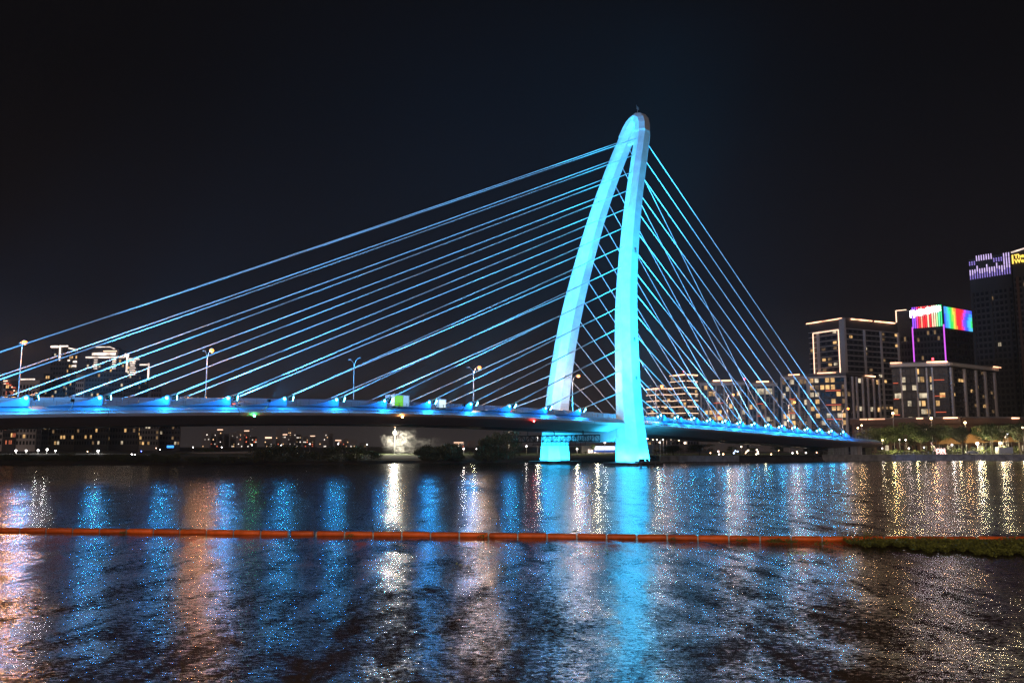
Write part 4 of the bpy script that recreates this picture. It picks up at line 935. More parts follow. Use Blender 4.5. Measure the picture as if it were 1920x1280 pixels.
for lab, u, vt, w, k, Y in (
    ('dark rounded tree at the left end of the clump under the left span', 492, 838, 56, 'dark', 262), ('tall dark tree in the clump under the left span, nearest its left end', 528, 833, 66, 'dark', 264),
    ('dark tree in the clump under the left span, just left of the small gap', 572, 842, 52, 'dark', 262), ('low dark tree filling the gap in the clump under the left span', 604, 846, 40, 'dark', 266),
    ('dark tree in the clump under the left span, just right of the gap', 632, 836, 48, 'dark', 268), ('greenish dark tree beside the smoke', 668, 838, 56, 'mid', 270),
    ('dark drooping tree touching the left side of the smoke', 696, 845, 44, 'mid', 268),
    ('spiky dark bush right of the smoke, left half of a pair', 806, 839, 48, 'palm', 272), ('spiky dark bush right of the smoke, right half of a pair', 842, 836, 56, 'palm', 273),
    ('large dark tree left of the far pylon leg', 920, 822, 52, 'palm', 276), ('dark tree against the far pylon leg, reaching up to the deck', 950, 806, 56, 'dark', 281), ('low dark bush at the foot of the large dark tree', 898, 846, 34, 'dark', 276)):
    Yb = bankY(GX(u, Y)) + 3.0
    tree_px(lab, u, vt - 3, Yb, w * 1.2, kind=k, clear=.04, group=GB, zb=.8)
for lab, u, vt, w, Y in (('small dark mound shaped tree right of the left city blocks', 382, 838, 36, 330), ('low dark tree beside the low ramp under the left span', 350, 847, 44, 320), ('low dark tree behind the ramp, left of the tree clump', 440, 850, 60, 300)):
    tree_px(lab, u, vt, Y, w, clear=.05, zb=2)
lows = [(14, 40, 851), (52, 44, 853), (96, 40, 852), (138, 44, 853), (222, 50, 850), (262, 44, 852)]
for i, (u, w, vt) in enumerate(lows):
    tree_px(['low dark shrub line at the left photo edge on the far bank', 'low dark shrub below the second bright floodlight', 'low dark shrub below the third bright floodlight', 'low dark shrub between the two groups of floodlights', 'low dark shrub just right of the lone bright floodlight', 'low dark shrub left of the orange riverside lights'][i], u, vt, 262, w, clear=.02, group='low shrubs on the far left bank', name='shrub', cat='shrub', zb=1.9)
r = random.Random(77)
for i in range(24):
    u = 6 + i * 20.5 + r.uniform(-5, 5)
    if 186 - 9 < u < 186 + 5: continue
    tree_px('dark leafy shrub in the line along the far left bank, %s from the left' % ORD[i], u, 849.5 + r.uniform(-3.5, 3.5) + (3 if u > 340 else 0), 250 + r.uniform(-1, 3), r.uniform(28, 44), clear=.0, group='continuous dark shrub line on the far left bank', name='shrub', cat='shrub', zb=.7)
# right bank
GR = 'trees along the right promenade'
for lab, u, vt, w, k, cl, dy in (
    ('round dark tree where the deck meets the right bank', 1640, 800, 58, 'mid', .30, 14), ('dark tree partly over the white cabin', 1624, 822, 34, 'dark', .25, 7),
    ('bushy tree left of the yellow lit hedge', 1672, 796, 52, 'mid', .30, 22), ('tall dark tree above the yellow lit hedge', 1702, 790, 58, 'mid', .32, 18),
    ('dense tree left of the illuminated letters', 1728, 802, 50, 'mid', .34, 12), ('tallest dense tree behind the illuminated letters', 1756, 788, 62, 'dark', .34, 16),
    ('lone dark tree with a clear trunk in front of the orange canopy', 1806, 798, 44, 'dark', .40, 6), ('slender tree right of the big glowing lamp', 1862, 792, 56, 'mid', .42, 8),
    ('thin tree beside the white container', 1880, 806, 30, 'mid', .45, 6), ('tree cut by the right edge of the photo', 1912, 790, 46, 'dark', .35, 10)):
    x = GX(u, 330); tree_px(lab, u, vt, bankY(x) + dy, w, kind=k, clear=cl, group=GR)
for lab, u, vt, w, k, dy in (('broad teal tinted tree under the right span, beside the near pylon leg', 1262, 834, 60, 'mid', 7), ('broad teal tinted tree under the right span, left of the lit path', 1312, 830, 64, 'mid', 7), ('small lit tree just right of the near pylon leg', 1231, 842, 16, 'mid', 30),
    ('dark teal tree under the end of the right span', 1530, 832, 50, 'mid', 8), ('small tree over the lit path under the right span, left one', 1372, 836, 24, 'mid', 26), ('small tree over the lit path under the right span, middle one', 1412, 838, 26, 'mid', 30), ('small tree over the lit path under the right span, right one', 1458, 836, 24, 'mid', 26),
    ('small round yellow lit tree between the pylon legs, left one', 1081, 836, 13, 'mid', 60), ('small round yellow lit tree between the pylon legs, right one', 1112, 832, 13, 'mid', 62), ('low yellow lit shrub left of the bright pavilion', 1098, 846, 9, 'mid', 50), ('small yellow green tree between the two spiky bushes and the large dark tree', 880, 846, 16, 'mid', 50)):
    x = GX(u, 300); tree_px(lab, u, vt, bankY(x) + dy, w, kind=k, clear=.42 if w < 30 else .12)
for lab, u, vt, w, k, cl, dy in (
    ('wide tree standing behind the white cabin, right of the bridge end', 1655, 798, 60, 'mid', .22, 30), ('wide tree second behind the promenade, above the first pale lamp', 1688, 794, 62, 'mid', .22, 32), ('wide tree behind the pair of pale lamps', 1716, 796, 58, 'dark', .24, 30),
    ('wide tree behind the illuminated letters, towards the orange canopy', 1772, 796, 56, 'mid', .28, 28), ('wide tree behind the white lamp at the orange canopy', 1792, 800, 40, 'dark', .30, 30), ('wide tree left of the glowing yellow lamp by the container', 1846, 796, 46, 'mid', .36, 24), ('wide tree above the white container', 1893, 794, 50, 'mid', .38, 26)):
    x = GX(u, 340); tree_px(lab, u, vt, bankY(x) + dy, w, kind=k, clear=cl, group=GR)
# lit hedges along the promenade
for lab, u0, u1, vt in (('yellow green hedge lit from within, left of the illuminated letters', 1640, 1700, 843), ('yellow green hedge lit by path lamps, right of the illuminated letters', 1708, 1752, 843), ('bright hedge behind the lone dark tree', 1782, 1850, 838), ('bright hedge behind the white container', 1862, 1925, 836)):
    cx_ = (u0 + u1) / 2; x = GX(cx_, 334); Y = bankY(x) + 11; L_ = (u1 - u0) / FPX * Y; h_ = PX(cx_, vt, Y).z - 2.1
    r = random.Random(u0); mb = MB()
    for _ in range(int(L_ * 90)):
        p = Vector((x + r.uniform(-L_ / 2, L_ / 2), Y + r.uniform(-1.2, 1.2), 2.15 + h_ * r.random() ** .8 * (.75 + .25 * math.sin(_ * .013)))); s1 = Vector((r.gauss(0, 1), r.gauss(0, 1), r.gauss(0, 1))).normalized(); s2 = s1.orthogonal().normalized(); l_ = .28
        mb.add([p - s2 * l_ * .5, p + s1 * l_ * .5, p + s2 * l_ * .5, p - s1 * l_ * .5], [(0, 1, 2, 3)])
    solo('hedge', mb, M['leaf_mid'], lab, 'hedge', 'hedges along the right promenade')
# ------------------------------------------------------------------ street lamps on the bridge
lit = [True, True, False, True, True, True, True, True, True]
heads = [(35, 640), (384, 655), (662, 672), (887, 687), (1074, 703), (1232, 722), (1364, 738), (1479, 752), (1579, 764)]
LL = ['twin arm street lamp with one glowing head, at the left edge of the photo', 'twin arm street lamp with one glowing head, left of the red and green lights', 'unlit twin arm street lamp above the left span', 'twin arm street lamp with one glowing head, just right of the lit buses',
      'street lamp glowing between the two pylon legs', 'street lamp glowing in front of the towers with light bands', 'street lamp glowing in front of the low apartment row, second right of the pylon', 'street lamp glowing right of the glowing top floor, third right of the pylon', 'street lamp glowing at the far end of the bridge']
pole_m = MB().tube([(0, 0, 0), (0, 0, 6), (0, 0, 11.0)], [.16, .12, .08], 8).mesh('pole', M['steel'])
def arm_mesh(sg):
    return MB().tube([(0, 0, 10.2), (0, sg * .35, 10.9), (0, sg * .9, 11.5), (0, sg * 1.7, 11.9), (0, sg * 2.3, 11.95)], [.08, .07, .06, .06, .05], 6).mesh('arm', M['steel'])
arms = {-1: arm_mesh(-1), 1: arm_mesh(1)}
def head_mesh(sg): return MB().loft([[(x * k, sg * y, 12.0 + z) for x, z in ((-.22, -.06), (.22, -.06), (.16, .12), (-.16, .12))] for y, k in ((1.9, .5), (2.2, 1), (2.9, 1), (3.1, .5))]).mesh('lamp_head', M['steel'])
hd = {-1: head_mesh(-1), 1: head_mesh(1)}
lens_on = MB().ball((0, -2.65, 11.66), .50, 8, 6, .8).mesh('lamp_lens', M['lens_orange'])
for i, (u, v) in enumerate(heads):
    s = i * 35.0; z = deck_z(s) - .2; ztop = PX(u, v, B(s, 0, 0).y).z
    t = thing('street_lamp', LL[i], 'street lamp', tuple(B(s, 0, z)), 'street lamps along the middle of the bridge', BYAW)
    k = (ztop - z) / 12.1
    def ch(name, me):
        o = bpy.data.objects.new(name, me); C.objects.link(o); o.parent = t; o.scale = (1, 1, k); return o
    ch('pole', pole_m)
    for sg_ in (-1, 1): ch('arm', arms[sg_]); ch('lamp_head', hd[sg_])
    if lit[i]:
        ch('lamp_lens', lens_on); point(B(s, -2.65, ztop - .86), 1500 if i < 2 else 1050, (1, .40, .11) if i < 2 else (1, .60, .34), .24, 'street_lamp_light')

# ------------------------------------------------------------------ lamps of the banks
def globe_lamp(label, u, v, Y, r, col, st, group=None, zb=2.2, name='park_lamp', cat='park lamp', pole=True, lamp=True, key=None):
    p = PX(u, v, Y); t = thing(name, label, cat, (p.x, p.y, zb), group)
    st_e = st * 1.8 * (.055 if u < 200 else .05 if u > 1590 else .13)
    if lamp: point((p.x, p.y - 1.6 * r, p.z), st_e * 2.0 * r * r, col, r * .6, 'lamp_light')
    key = key or ('g%.2f_%.2f_%.2f_%g' % (*col, st)); m_ = M.get(key) or M.setdefault(key, mat_glow('lamp_glow', col, 12 if lamp else st * .35))
    r *= .74; part('globe', MB().ball(tuple(p), r, 6, 4), m_, t)
    if pole:
        part('pole', MB().tube([(p.x, p.y, zb - .3), (p.x, p.y, p.z - r * .98)], .07 if r < .5 else .12, 5), M['steel'], t)
        part('collar', MB().tube([(p.x, p.y, p.z - r * 1.15), (p.x, p.y, p.z - r * .9)], r * .45, 6), M['dark'], t)
    return t
Wt = (1, .97, .90)
for u, v, r, st, lab in ((30, 844.5, .55, 1500, 'bright white floodlight on a mast, first from the left photo edge'), (49, 844.5, .5, 900, 'bright white floodlight on a mast, second from the left photo edge'), (71.5, 844, .55, 1300, 'bright white floodlight on a mast, third from the left photo edge'), (88.5, 842.5, .6, 1500, 'bright white floodlight on a mast, fourth from the left photo edge'), (104, 844.5, .42, 800, 'smaller white floodlight on a mast, fifth from the left photo edge'), (184, 845, .6, 2600, 'lone brightest white floodlight on the far left bank')):
    globe_lamp(lab, u, v, 330, r, Wt, st, 'floodlights on the far left bank', name='floodlight', cat='floodlight')
small = [(85, 867, .22, (.8, .85, 1)), (117, 866.5, .22, (.8, .85, 1)), (136, 853, .2, (1, .7, .6)), (164, 846, .25, (1, .7, .4)), (247, 851.5, .35, (1, .95, .9)), (253, 852, .3, (1, .95, .9)), (265, 845.5, .3, (.1, .15, 1)), (293, 840, .22, (1, .6, .4)), (300, 842, .32, (1, .85, .75)), (362, 838, .28, (1, .95, .95)), (416, 838, .3, (1, .95, .95)), (472.5, 834, .3, (1, .95, .95)), (527, 834, .3, (1, .95, .95)), (581, 832, .26, (1, .95, .95)), (634, 832, .3, (1, .95, .95)), (688, 833, .26, (1, .95, .95)), (388, 864, .2, (1, .75, .55)), (430, 860, .16, (1, .9, .8)), (455, 859, .16, (1, .9, .8)), (466, 858, .3, (1, .95, .9)), (557, 850, .3, (1, .85, .5))]
names_ = ['left of the second floodlight at the waterline', 'right of the fifth floodlight at the waterline', 'pinkish, left of the lone floodlight', 'orange, just left of the lone floodlight', 'white, left one of a close pair', 'white, right one of a close pair', 'deep blue, by the close white pair', 'small orange, above the riverside row', 'pale, above the riverside row', 'white, left of the small dark mound', 'white, at the first distant towers', 'white, at the middle distant towers', 'white, above the tree clump centre', 'white, above the gap in the clump', 'white, above the clump, right part', 'white, left of the smoke', 'orange, low on the bank under the ramp', 'tiny white, low on the bank', 'tiny white, beside the brighter bank light', 'white, at the left foot of the tree clump', 'yellowish, inside the gap of the tree clump']
for (u, v, r, c_), nm in zip(small, names_):
    Y = 300 if v > 848 else 420
    globe_lamp('small bank light, ' + nm, u, v, Y, r, c_, 60, 'small lights on the far left bank', pole=(v < 848), lamp=False, name='bank_light', cat='light', zb=2.4)
r = random.Random(3)
for k in range(16):
    u = 267 + k * 4.6 + r.uniform(-1.5, 1.5); v = 863.5 + r.uniform(-2.5, 1.5) - (k / 16) * 2
    globe_lamp('warm stall light, %s from the left in the riverside row left of the low ramp' % ORD[k], u, v, 275, r.uniform(.18, .34), (1, .62, .38), 40, 'row of warm stall lights on the far left bank', pole=False, lamp=False, name='stall_light', cat='light', zb=1.8)
# low ramp / road bridge under the left span
rp = MB(); Y = 330
p0, p1 = PX(338, 851, Y), PX(480, 848.5, Y)
rp.obox((p0 + p1) / 2 , (p1 - p0) / 2, (0, 4, 0), (0, 0, .6))
ramp = thing('road_ramp', 'low concrete road ramp on columns under the left span', 'road ramp', (p0.x, Y, 2.4))
part('ramp_deck', rp, M['wall_mid'], ramp)
for k in range(8):
    q = p0.lerp(p1, (k + .5) / 8); part('column', MB().tube([(q.x, Y, 1.9), (q.x, Y, q.z - .6)], .5, 6), M['wall_mid'], ramp)
# ------------------------------------------------------------------ the bright work light and the smoke
p = PX(740, 812, 318)
wl = thing('work_light_mast', 'mast with a dazzling white work light standing in smoke under the left span', 'work light', (p.x, p.y, 2.2))
M['lens_work'] = mat_glow('work_light_lens', (1, .90, .68), 30)
part('mast', MB().tube([(p.x, p.y + .6, 2.0), (p.x, p.y + .6, p.z + 2.0)], [.18, .12], 6), M['steel'], wl)
hd_ = part('lamp_head', MB().obox((p.x, p.y + .55, p.z + .2), (.6, 0, 0), (0, .25, 0), (0, 0, .5)), M['dark'], wl)
part('lamp_lens', MB().obox((p.x, p.y + .2, p.z + .2), (.5, 0, 0), (0, .08, 0), (0, 0, .42)), M['lens_work'], hd_)
q = PX(740, 799.5, 318); part('top_light', MB().ball(tuple(q), .28, 6, 4), M['lens_orange'], wl)
spot((p.x, p.y - .6, p.z + .2), (p.x, p.y - 10, p.z - .6), 1500, (1, .90, .70), 165, .3, .5, 'work_light_beam')
pt = point((p.x + .3, p.y - 1.2, p.z - .2), 950, (1, .92, .72), .5, 'work_light')
sm = bpy.data.materials.new('drifting_smoke'); sm.use_nodes = True; n = sm.node_tree.nodes; l = sm.node_tree.links; n.remove(n['Principled BSDF'])
vp = n.new('ShaderNodeVolumePrincipled'); l.new(vp.outputs[0], n['Material Output'].inputs['Volume']); vp.inputs['Color'].default_value = (.95, .95, .92, 1); vp.inputs['Anisotropy'].default_value = .3
tc = n.new('ShaderNodeTexCoord'); nz = n.new('ShaderNodeTexNoise'); nz.inputs['Scale'].default_value = 1.1; nz.inputs['Detail'].default_value = 6; nz.inputs['Distortion'].default_value = .9
mp = n.new('ShaderNodeMapping'); mp.inputs['Scale'].default_value = (1.7, 1.7, 2.2)
l.new(tc.outputs['Object'], mp.inputs[0]); 
ob = n.new('ShaderNodeVectorMath'); ob.operation = 'SCALE'; ob.inputs['Scale'].default_value = .28; l.new(mp.outputs[0], ob.inputs[0]); l.new(ob.outputs[0], nz.inputs['Vector'])
# density: plume that leans right and thins upwards, torn by noise
sp = n.new('ShaderNodeSeparateXYZ'); l.new(tc.outputs['Object'], sp.inputs[0])
def mth(op, a, b_=None, c_=None, clamp=False):
    m_ = n.new('ShaderNodeMath'); m_.operation = op; m_.use_clamp = clamp
    for i_, v_ in enumerate((a, b_, c_)):
        if v_ is None: continue
        if isinstance(v_, (int, float)): m_.inputs[i_].default_value = v_
        else: l.new(v_, m_.inputs[i_])
    return m_.outputs[0]
SMX, SMZ = 19.0, 6.4
nd = n.new('ShaderNodeTexNoise'); nd.inputs['Scale'].default_value = .22; nd.inputs['Detail'].default_value = 4; l.new(tc.outputs['Object'], nd.inputs['Vector'])
off = n.new('ShaderNodeVectorMath'); off.operation = 'SUBTRACT'; off.inputs[1].default_value = (.5, .5, .5); l.new(nd.outputs['Color'], off.inputs[0])
off2 = n.new('ShaderNodeVectorMath'); off2.operation = 'MULTIPLY'; off2.inputs[1].default_value = (14, 3, 10); l.new(off.outputs[0], off2.inputs[0])
wp = n.new('ShaderNodeVectorMath'); wp.operation = 'ADD'; l.new(off2.outputs[0], wp.inputs[0]); l.new(tc.outputs['Object'], wp.inputs[1])
sw = n.new('ShaderNodeSeparateXYZ'); l.new(wp.outputs[0], sw.inputs[0])
def sq(a): return mth('MULTIPLY', a, a)
# billow on the ground round the lamp, and a torn tail that drifts up and to the right
xs = mth('DIVIDE', mth('ADD', sw.outputs['X'], 4.0), 7.0); zs_ = mth('DIVIDE', mth('ADD', sw.outputs['Z'], 1.2), 6.6)
e1 = mth('SUBTRACT', 1.0, mth('ADD', sq(xs), sq(zs_)))
tx = mth('DIVIDE', mth('SUBTRACT', sw.outputs['X'], 5.0), 8.5); tz = mth('DIVIDE', mth('SUBTRACT', mth('ADD', sw.outputs['Z'], .5), mth('MULTIPLY', sw.outputs['X'], .12)), 3.0)
e2 = mth('MULTIPLY', mth('SUBTRACT', 1.0, mth('ADD', sq(tx), sq(tz))), .45)
shp = mth('MAXIMUM', mth('MAXIMUM', e1, e2), 0.0)
tear = mth('MULTIPLY', mth('SUBTRACT', nz.outputs['Fac'], .47), 6.5, None, True)
yy = mth('SUBTRACT', 1.0, mth('POWER', mth('ABSOLUTE', mth('DIVIDE', sp.outputs['Y'], 4.1)), 2.0), None, True)
ex = mth('SUBTRACT', 1.0, sq(mth('DIVIDE', sp.outputs['X'], 18.5)), None, True); ez = mth('SUBTRACT', 1.0, sq(sq(mth('DIVIDE', sp.outputs['Z'], 6.1))), None, True)
den = mth('MULTIPLY', mth('MULTIPLY', shp, tear), mth('MULTIPLY', mth('MULTIPLY', yy, .15), mth('MULTIPLY', ex, ez)))
l.new(den, vp.inputs['Density'])
cs = PX(777, 832, 315); inv = Matrix.Translation((-cs.x, -cs.y, -cs.z))
sb = MB().ball((0, 0, 0), 1.0, 16, 10); sb = MB().box(-SMX, -4.2, -6.2, SMX, 4.2, 6.2)
so_ = bpy.data.objects.new('smoke', sb.mesh('smoke', sm)); C.objects.link(so_); so_.location = cs; so_['kind'] = 'stuff'
# ------------------------------------------------------------------ pavilion between the pylon legs
cpx = PX(1135, 846, 345); M['pav_white'] = mat_glow('pavilion_light_band', (.75, .85, 1), 3.2); M['pav_warm'] = mat_glow('pavilion_interior', (1, .78, .68), 1.3, var=.8, scale=.5); M['pav_blue'] = mat_glow('pavilion_blue_edge', (.03, .16, .75), .6)
pv = thing('riverside_pavilion', 'low pavilion with a blazing white upper band and blue edge, between the pylon legs', 'pavilion', (cpx.x, cpx.y, 2.3))
w_ = 80 / FPX * 345
part('wall', MB().box(cpx.x - w_ * .55, cpx.y + .5, 2.3, cpx.x + w_ * .62, cpx.y + 9, PX(1135, 836, 345).z), M['wall_mid'], pv)
za, zb_ = PX(1135, 842.8, 345).z, PX(1135, 836.5, 345).z
part('light_band', MB().box(GX(1116, 345), cpx.y - .2, za, GX(1153, 345), cpx.y + .5, zb_), M['pav_white'], pv)
part('light_band', MB().box(GX(1158, 345), cpx.y - .2, za, GX(1168, 345), cpx.y + .5, zb_), M['pav_white'], pv)
part('blue_edge', MB().box(GX(1112, 345), cpx.y - .5, za - .9, GX(1168, 345), cpx.y + .4, za - .1), M['pav_blue'], pv)
part('blue_pylon', MB().box(GX(1153.5, 345), cpx.y - .6, za, GX(1157.5, 345), cpx.y + .2, zb_ + .9), M['pav_blue'], pv)
for k in range(12):
    u = 1103 + k * 5.3; part('shop_window', MB().box(GX(u, 345), cpx.y - .1, 2.6, GX(u + 4.4, 345), cpx.y + .45, za - 1.2 if k > 2 else za + .2), M['pav_warm'] if k % 5 != 4 else M['win_warm'], pv)
point((cpx.x - 4, cpx.y - 8, 5), 130, (1, .88, .55), .5, 'pavilion_glow')
# tall lamp posts on the grass between the legs and left of them
for u, v, lab in ((1134, 829.5, 'tall park lamp with a white head in front of the bright pavilion'), (1082, 841, 'park lamp with a white head beside the left yellow lit tree'), (1008, 820, 'tall lamp left of the far pylon leg with a pinkish head'), (894, 841, 'small park lamp between the spiky bush and the large dark tree'), (869.5, 841, 'small park lamp right of the spiky bushes'), (987, 836, 'small park light left of the far pylon leg')):
    globe_lamp(lab, u, v, 325, .42, (1, .88, .80), 260 if u != 987 else 90, 'park lamps on the grass bank')
for k, (u, v) in enumerate(((1133, 816.5), (1138, 817), (1143, 817), (1148, 817))):
    globe_lamp(['distant mast light, first of four in a row between the pylon legs', 'distant mast light, second of four in a row between the pylon legs', 'distant mast light, third of four in a row between the pylon legs', 'distant mast light, last of four in a row between the pylon legs'][k], u, v, 420, .32, (1, .55, .30), 14, 'row of mast lights between the pylon legs', lamp=False, name='mast_light', cat='light')
# ------------------------------------------------------------------ right bank lamps
RL = [(1654.5, 825, .62, (1, .78, .42), 700, 'glowing path lamp left of the yellow lit hedge'), (1654, 840, .3, (1, .85, .75), 200, 'low white path lamp under the yellow lit tree'), (1686.5, 824, .3, (1, .8, .75), 260, 'pale lamp, left of a pair before the dense trees'), (1698, 824.5, .38, (1, .8, .75), 300, 'pale lamp, right of a pair before the dense trees'), (1704, 840, .4, (1, .8, .7), 260, 'low bright lamp between the two yellow hedges'), (1732.5, 838.5, .36, (1, .82, .7), 240, 'low lamp left of the illuminated letters'),
      (1785, 833.5, .5, (1, .9, .85), 500, 'white lamp in front of the orange canopy'), (1832.5, 831, .85, (1, .88, .62), 1500, 'largest glowing yellow white lamp on the promenade'), (1875.5, 830.5, .8, (1, .82, .50), 1100, 'glowing yellow lamp left of the white container'), (1885.5, 818.5, .65, (1, .76, .50), 500, 'glowing lamp above the white container'), (1872, 814, .32, (.9, .9, 1), 240, 'small cold white lamp above the glowing yellow lamps, left one'), (1889, 813.5, .32, (.9, .9, 1), 240, 'small cold white lamp above the glowing yellow lamps, right one'), (1917.5, 801, .55, (1, .70, .38), 700, 'orange lamp at the right edge of the photo'), (1879, 811.5, .25, (.9, .9, 1), 160, 'small cold white lamp above the glowing yellow lamps, top one')]
for u, v, r_, c_, st, lab in RL:
    x = GX(u, 340); globe_lamp(lab, u, v, bankY(x) + 13, r_, c_, st, 'lamps along the right promenade')
HL = [(1674, 774.5, .75, 900, 'orange road lamp beside the left end of the podium roof'), (1746, 784, .8, 800, 'orange road lamp over the middle of the podium roof'), (1809.5, 792, .75, 700, 'orange road lamp above the orange canopy'), (1615.5, 797, .5, 500, 'small orange lamp right of the bridge end, upper one'), (1608.5, 802, .5, 500, 'small orange lamp right of the bridge end, lower one'), (1478, 788.5, .42, 220, 'small pale lamp behind the fins of the right span')]
for u, v, r_, st, lab in HL:
    globe_lamp(lab, u, v, 352, r_, (1, .62, .28) if u != 1478 else (1, .86, .75), st, 'road lamps behind the right promenade', name='road_lamp', cat='road lamp')
# lights of the path under the right span
r = random.Random(8)
UL = [(1214, 822), (1224, 824), (1231.5, 824), (1237, 829), (1243, 824), (1258, 823), (1273, 825), (1284, 830), (1332, 849), (1347, 846), (1348, 851), (1356, 851), (1376, 849), (1379, 845), (1383, 846), (1390, 837), (1398, 849), (1400, 846), (1403, 844), (1419, 843), (1421, 847), (1418, 851), (1422, 850), (1446, 851), (1460, 844), (1486, 849), (1494, 846), (1495, 849), (1511, 848.5), (1531, 848)]
for k, (u, v) in enumerate(UL):
    c_ = r.choice([(1, .78, .55), (1, .7, .6), (1, .9, .85), (1, .55, .3)]) if k not in (13, 12, 14) else (.5, .65, 1)
    x = GX(u, 300); globe_lamp('small %s light, %s from the left along the path under the right span' % ({(1, .78, .55): 'warm', (1, .7, .6): 'pinkish', (1, .9, .85): 'white', (1, .55, .3): 'orange', (.5, .65, 1): 'bluish'}[c_], ORD[k]), u, v, bankY(x) + 26, r.uniform(.22, .36), c_, 45, 'small lights of the riverside path under the right span', pole=v < 847, lamp=False, name='path_light', cat='light')
for u, vt in ((1238, 826), (1244, 824), (1250, 827)):
    p = PX(u, vt, 305); 
    mb = MB().tube([(p.x, p.y, 2), (p.x, p.y, p.z)], .14, 6); t = thing('flag_pole', 'pale pole just right of the near pylon leg, ' + {1238: 'left', 1244: 'middle', 1250: 'right'}[u] + ' of three', 'pole', (p.x, p.y, 2), 'three pale poles'); part('pole', mb, M['wall_light'], t); part('finial', MB().octa((p.x, p.y, p.z + .2), .22), M['wall_light'], t)
# added bare lights, without lamps of their own, for the lit hedges and lawns
for u, I, c_ in ((1655, 190, (1, .85, .35)), (1700, 110, (1, .8, .4)), (1832, 260, (1, .82, .42)), (1876, 240, (1, .80, .42)), (1785, 120, (1, .8, .45)), (1912, 160, (1, .75, .4))):
    x = GX(u, 340); point((x, bankY(x) + 9.5, 5.2), I * 1.1, c_, .3, 'path_lamp_light')
for u, I in ((890, 60), (1010, 40), (1082, 60), (1232, 40), (1375, 30), (1458, 30)):
    x = GX(u, 320); point((x, bankY(x) + 40, 6), I * .7, (1, .88, .5), .3, 'path_lamp_light')
# ------------------------------------------------------------------ promenade objects
p = PX(1588, 851, 314); M['cabin'] = mat_plain('white_cabin_sheet', (.62, .64, .66), .5, var=.06)
x0_, x1_ = GX(1561, 314), GX(1615, 314); zt = PX(1588, 834.5, 314).z
cb = thing('site_cabin', 'white flat roofed cabin on the quay below the bridge end', 'cabin', ((x0_ + x1_) / 2, 315, 2.1))
part('wall', MB().box(x0_, 313, 2.1, x1_, 318, zt), M['cabin'], cb); part('roof', MB().box(x0_ - .25, 312.8, zt + .01, x1_ + .25, 318.2, zt + .22), M['cabin'], cb)
dx_ = GX(1593.5, 313); dr_ = part('door', MB().box(dx_ - .35, 312.9, 2.2, dx_ + .35, 312.98, zt - .3), M['dark'], cb)
dx_ = GX(1611, 313); part('door', MB().box(dx_ - .5, 312.88, 2.2, dx_ + .5, 312.97, zt - .3), M['wall_light'], cb)
for k in range(9):
    if abs(k - 5) > .5: xx = x0_ + (x1_ - x0_) * (k + .5) / 9; part('panel_seam', MB().box(xx - .03, 312.95, 2.15, xx + .03, 312.995, zt - .05), M['wall_mid'], cb)
# illuminated letters
M['letters'] = mat_glow('illuminated_letters', (1, .62, .56), 2.6)
x = GX(1755.5, 331); Y = bankY(x) + 3.5; lt = thing('illuminated_letters', 'glowing pink white letters ON standing on the quay edge', 'sign', (x, Y, 2.2))
text_part('letter', 'O', 2.15, (GX(1755.8, Y), Y, 2.85), 0, M['letters'], lt, .15, bold=.12); text_part('letter', 'N', 2.15, (GX(1765.0, Y), Y, 2.85), 0, M['letters'], lt, .15, bold=.12)
for uu in (1757, 1764, 1768, 1773):
    part('base_lamp', MB().ball((GX(uu, Y), Y - .2, 2.55), .32, 6, 4), M['letters'], lt)
mb = MB()
for k in range(14):
    a = k / 13; mb.ball((GX(1753, Y) + math.sin(a * 5) * .7 - .3, Y, 3.4 + a * 3.2), .12, 5, 3)
part('garland', mb, M['letters'], lt)
# container and car
def white_box(label, u0, u1, vt, dy):
    x0_, x1_ = GX(u0, 326), GX(u1, 326); Yb = bankY(x0_) + dy; zt = PX((u0 + u1) / 2, vt, Yb).z
    t = thing('container', label, 'container', ((x0_ + x1_) / 2, Yb, 2.2)); part('body', MB().box(x0_, Yb, 2.35, x1_, Yb + 2.4, zt), M['cabin'], t)
    for k in range(11): xx = x0_ + (x1_ - x0_) * (k + .5) / 11; part('corrugation', MB().box(xx - .09, Yb - .06, 2.5, xx + .09, Yb - .002, zt - .15), M['cabin'], t)
    for xx in (x0_ + .2, x1_ - .2): part('foot', MB().box(xx - .15, Yb + .1, 2.14, xx + .15, Yb + .5, 2.345), M['dark'], t)
white_box('pale blue white container on the quay near the right photo edge', 1883, 1910, 838, 3.4)
M['car_paint'] = mat_plain('pale_car_paint', (.55, .56, .58), .25)
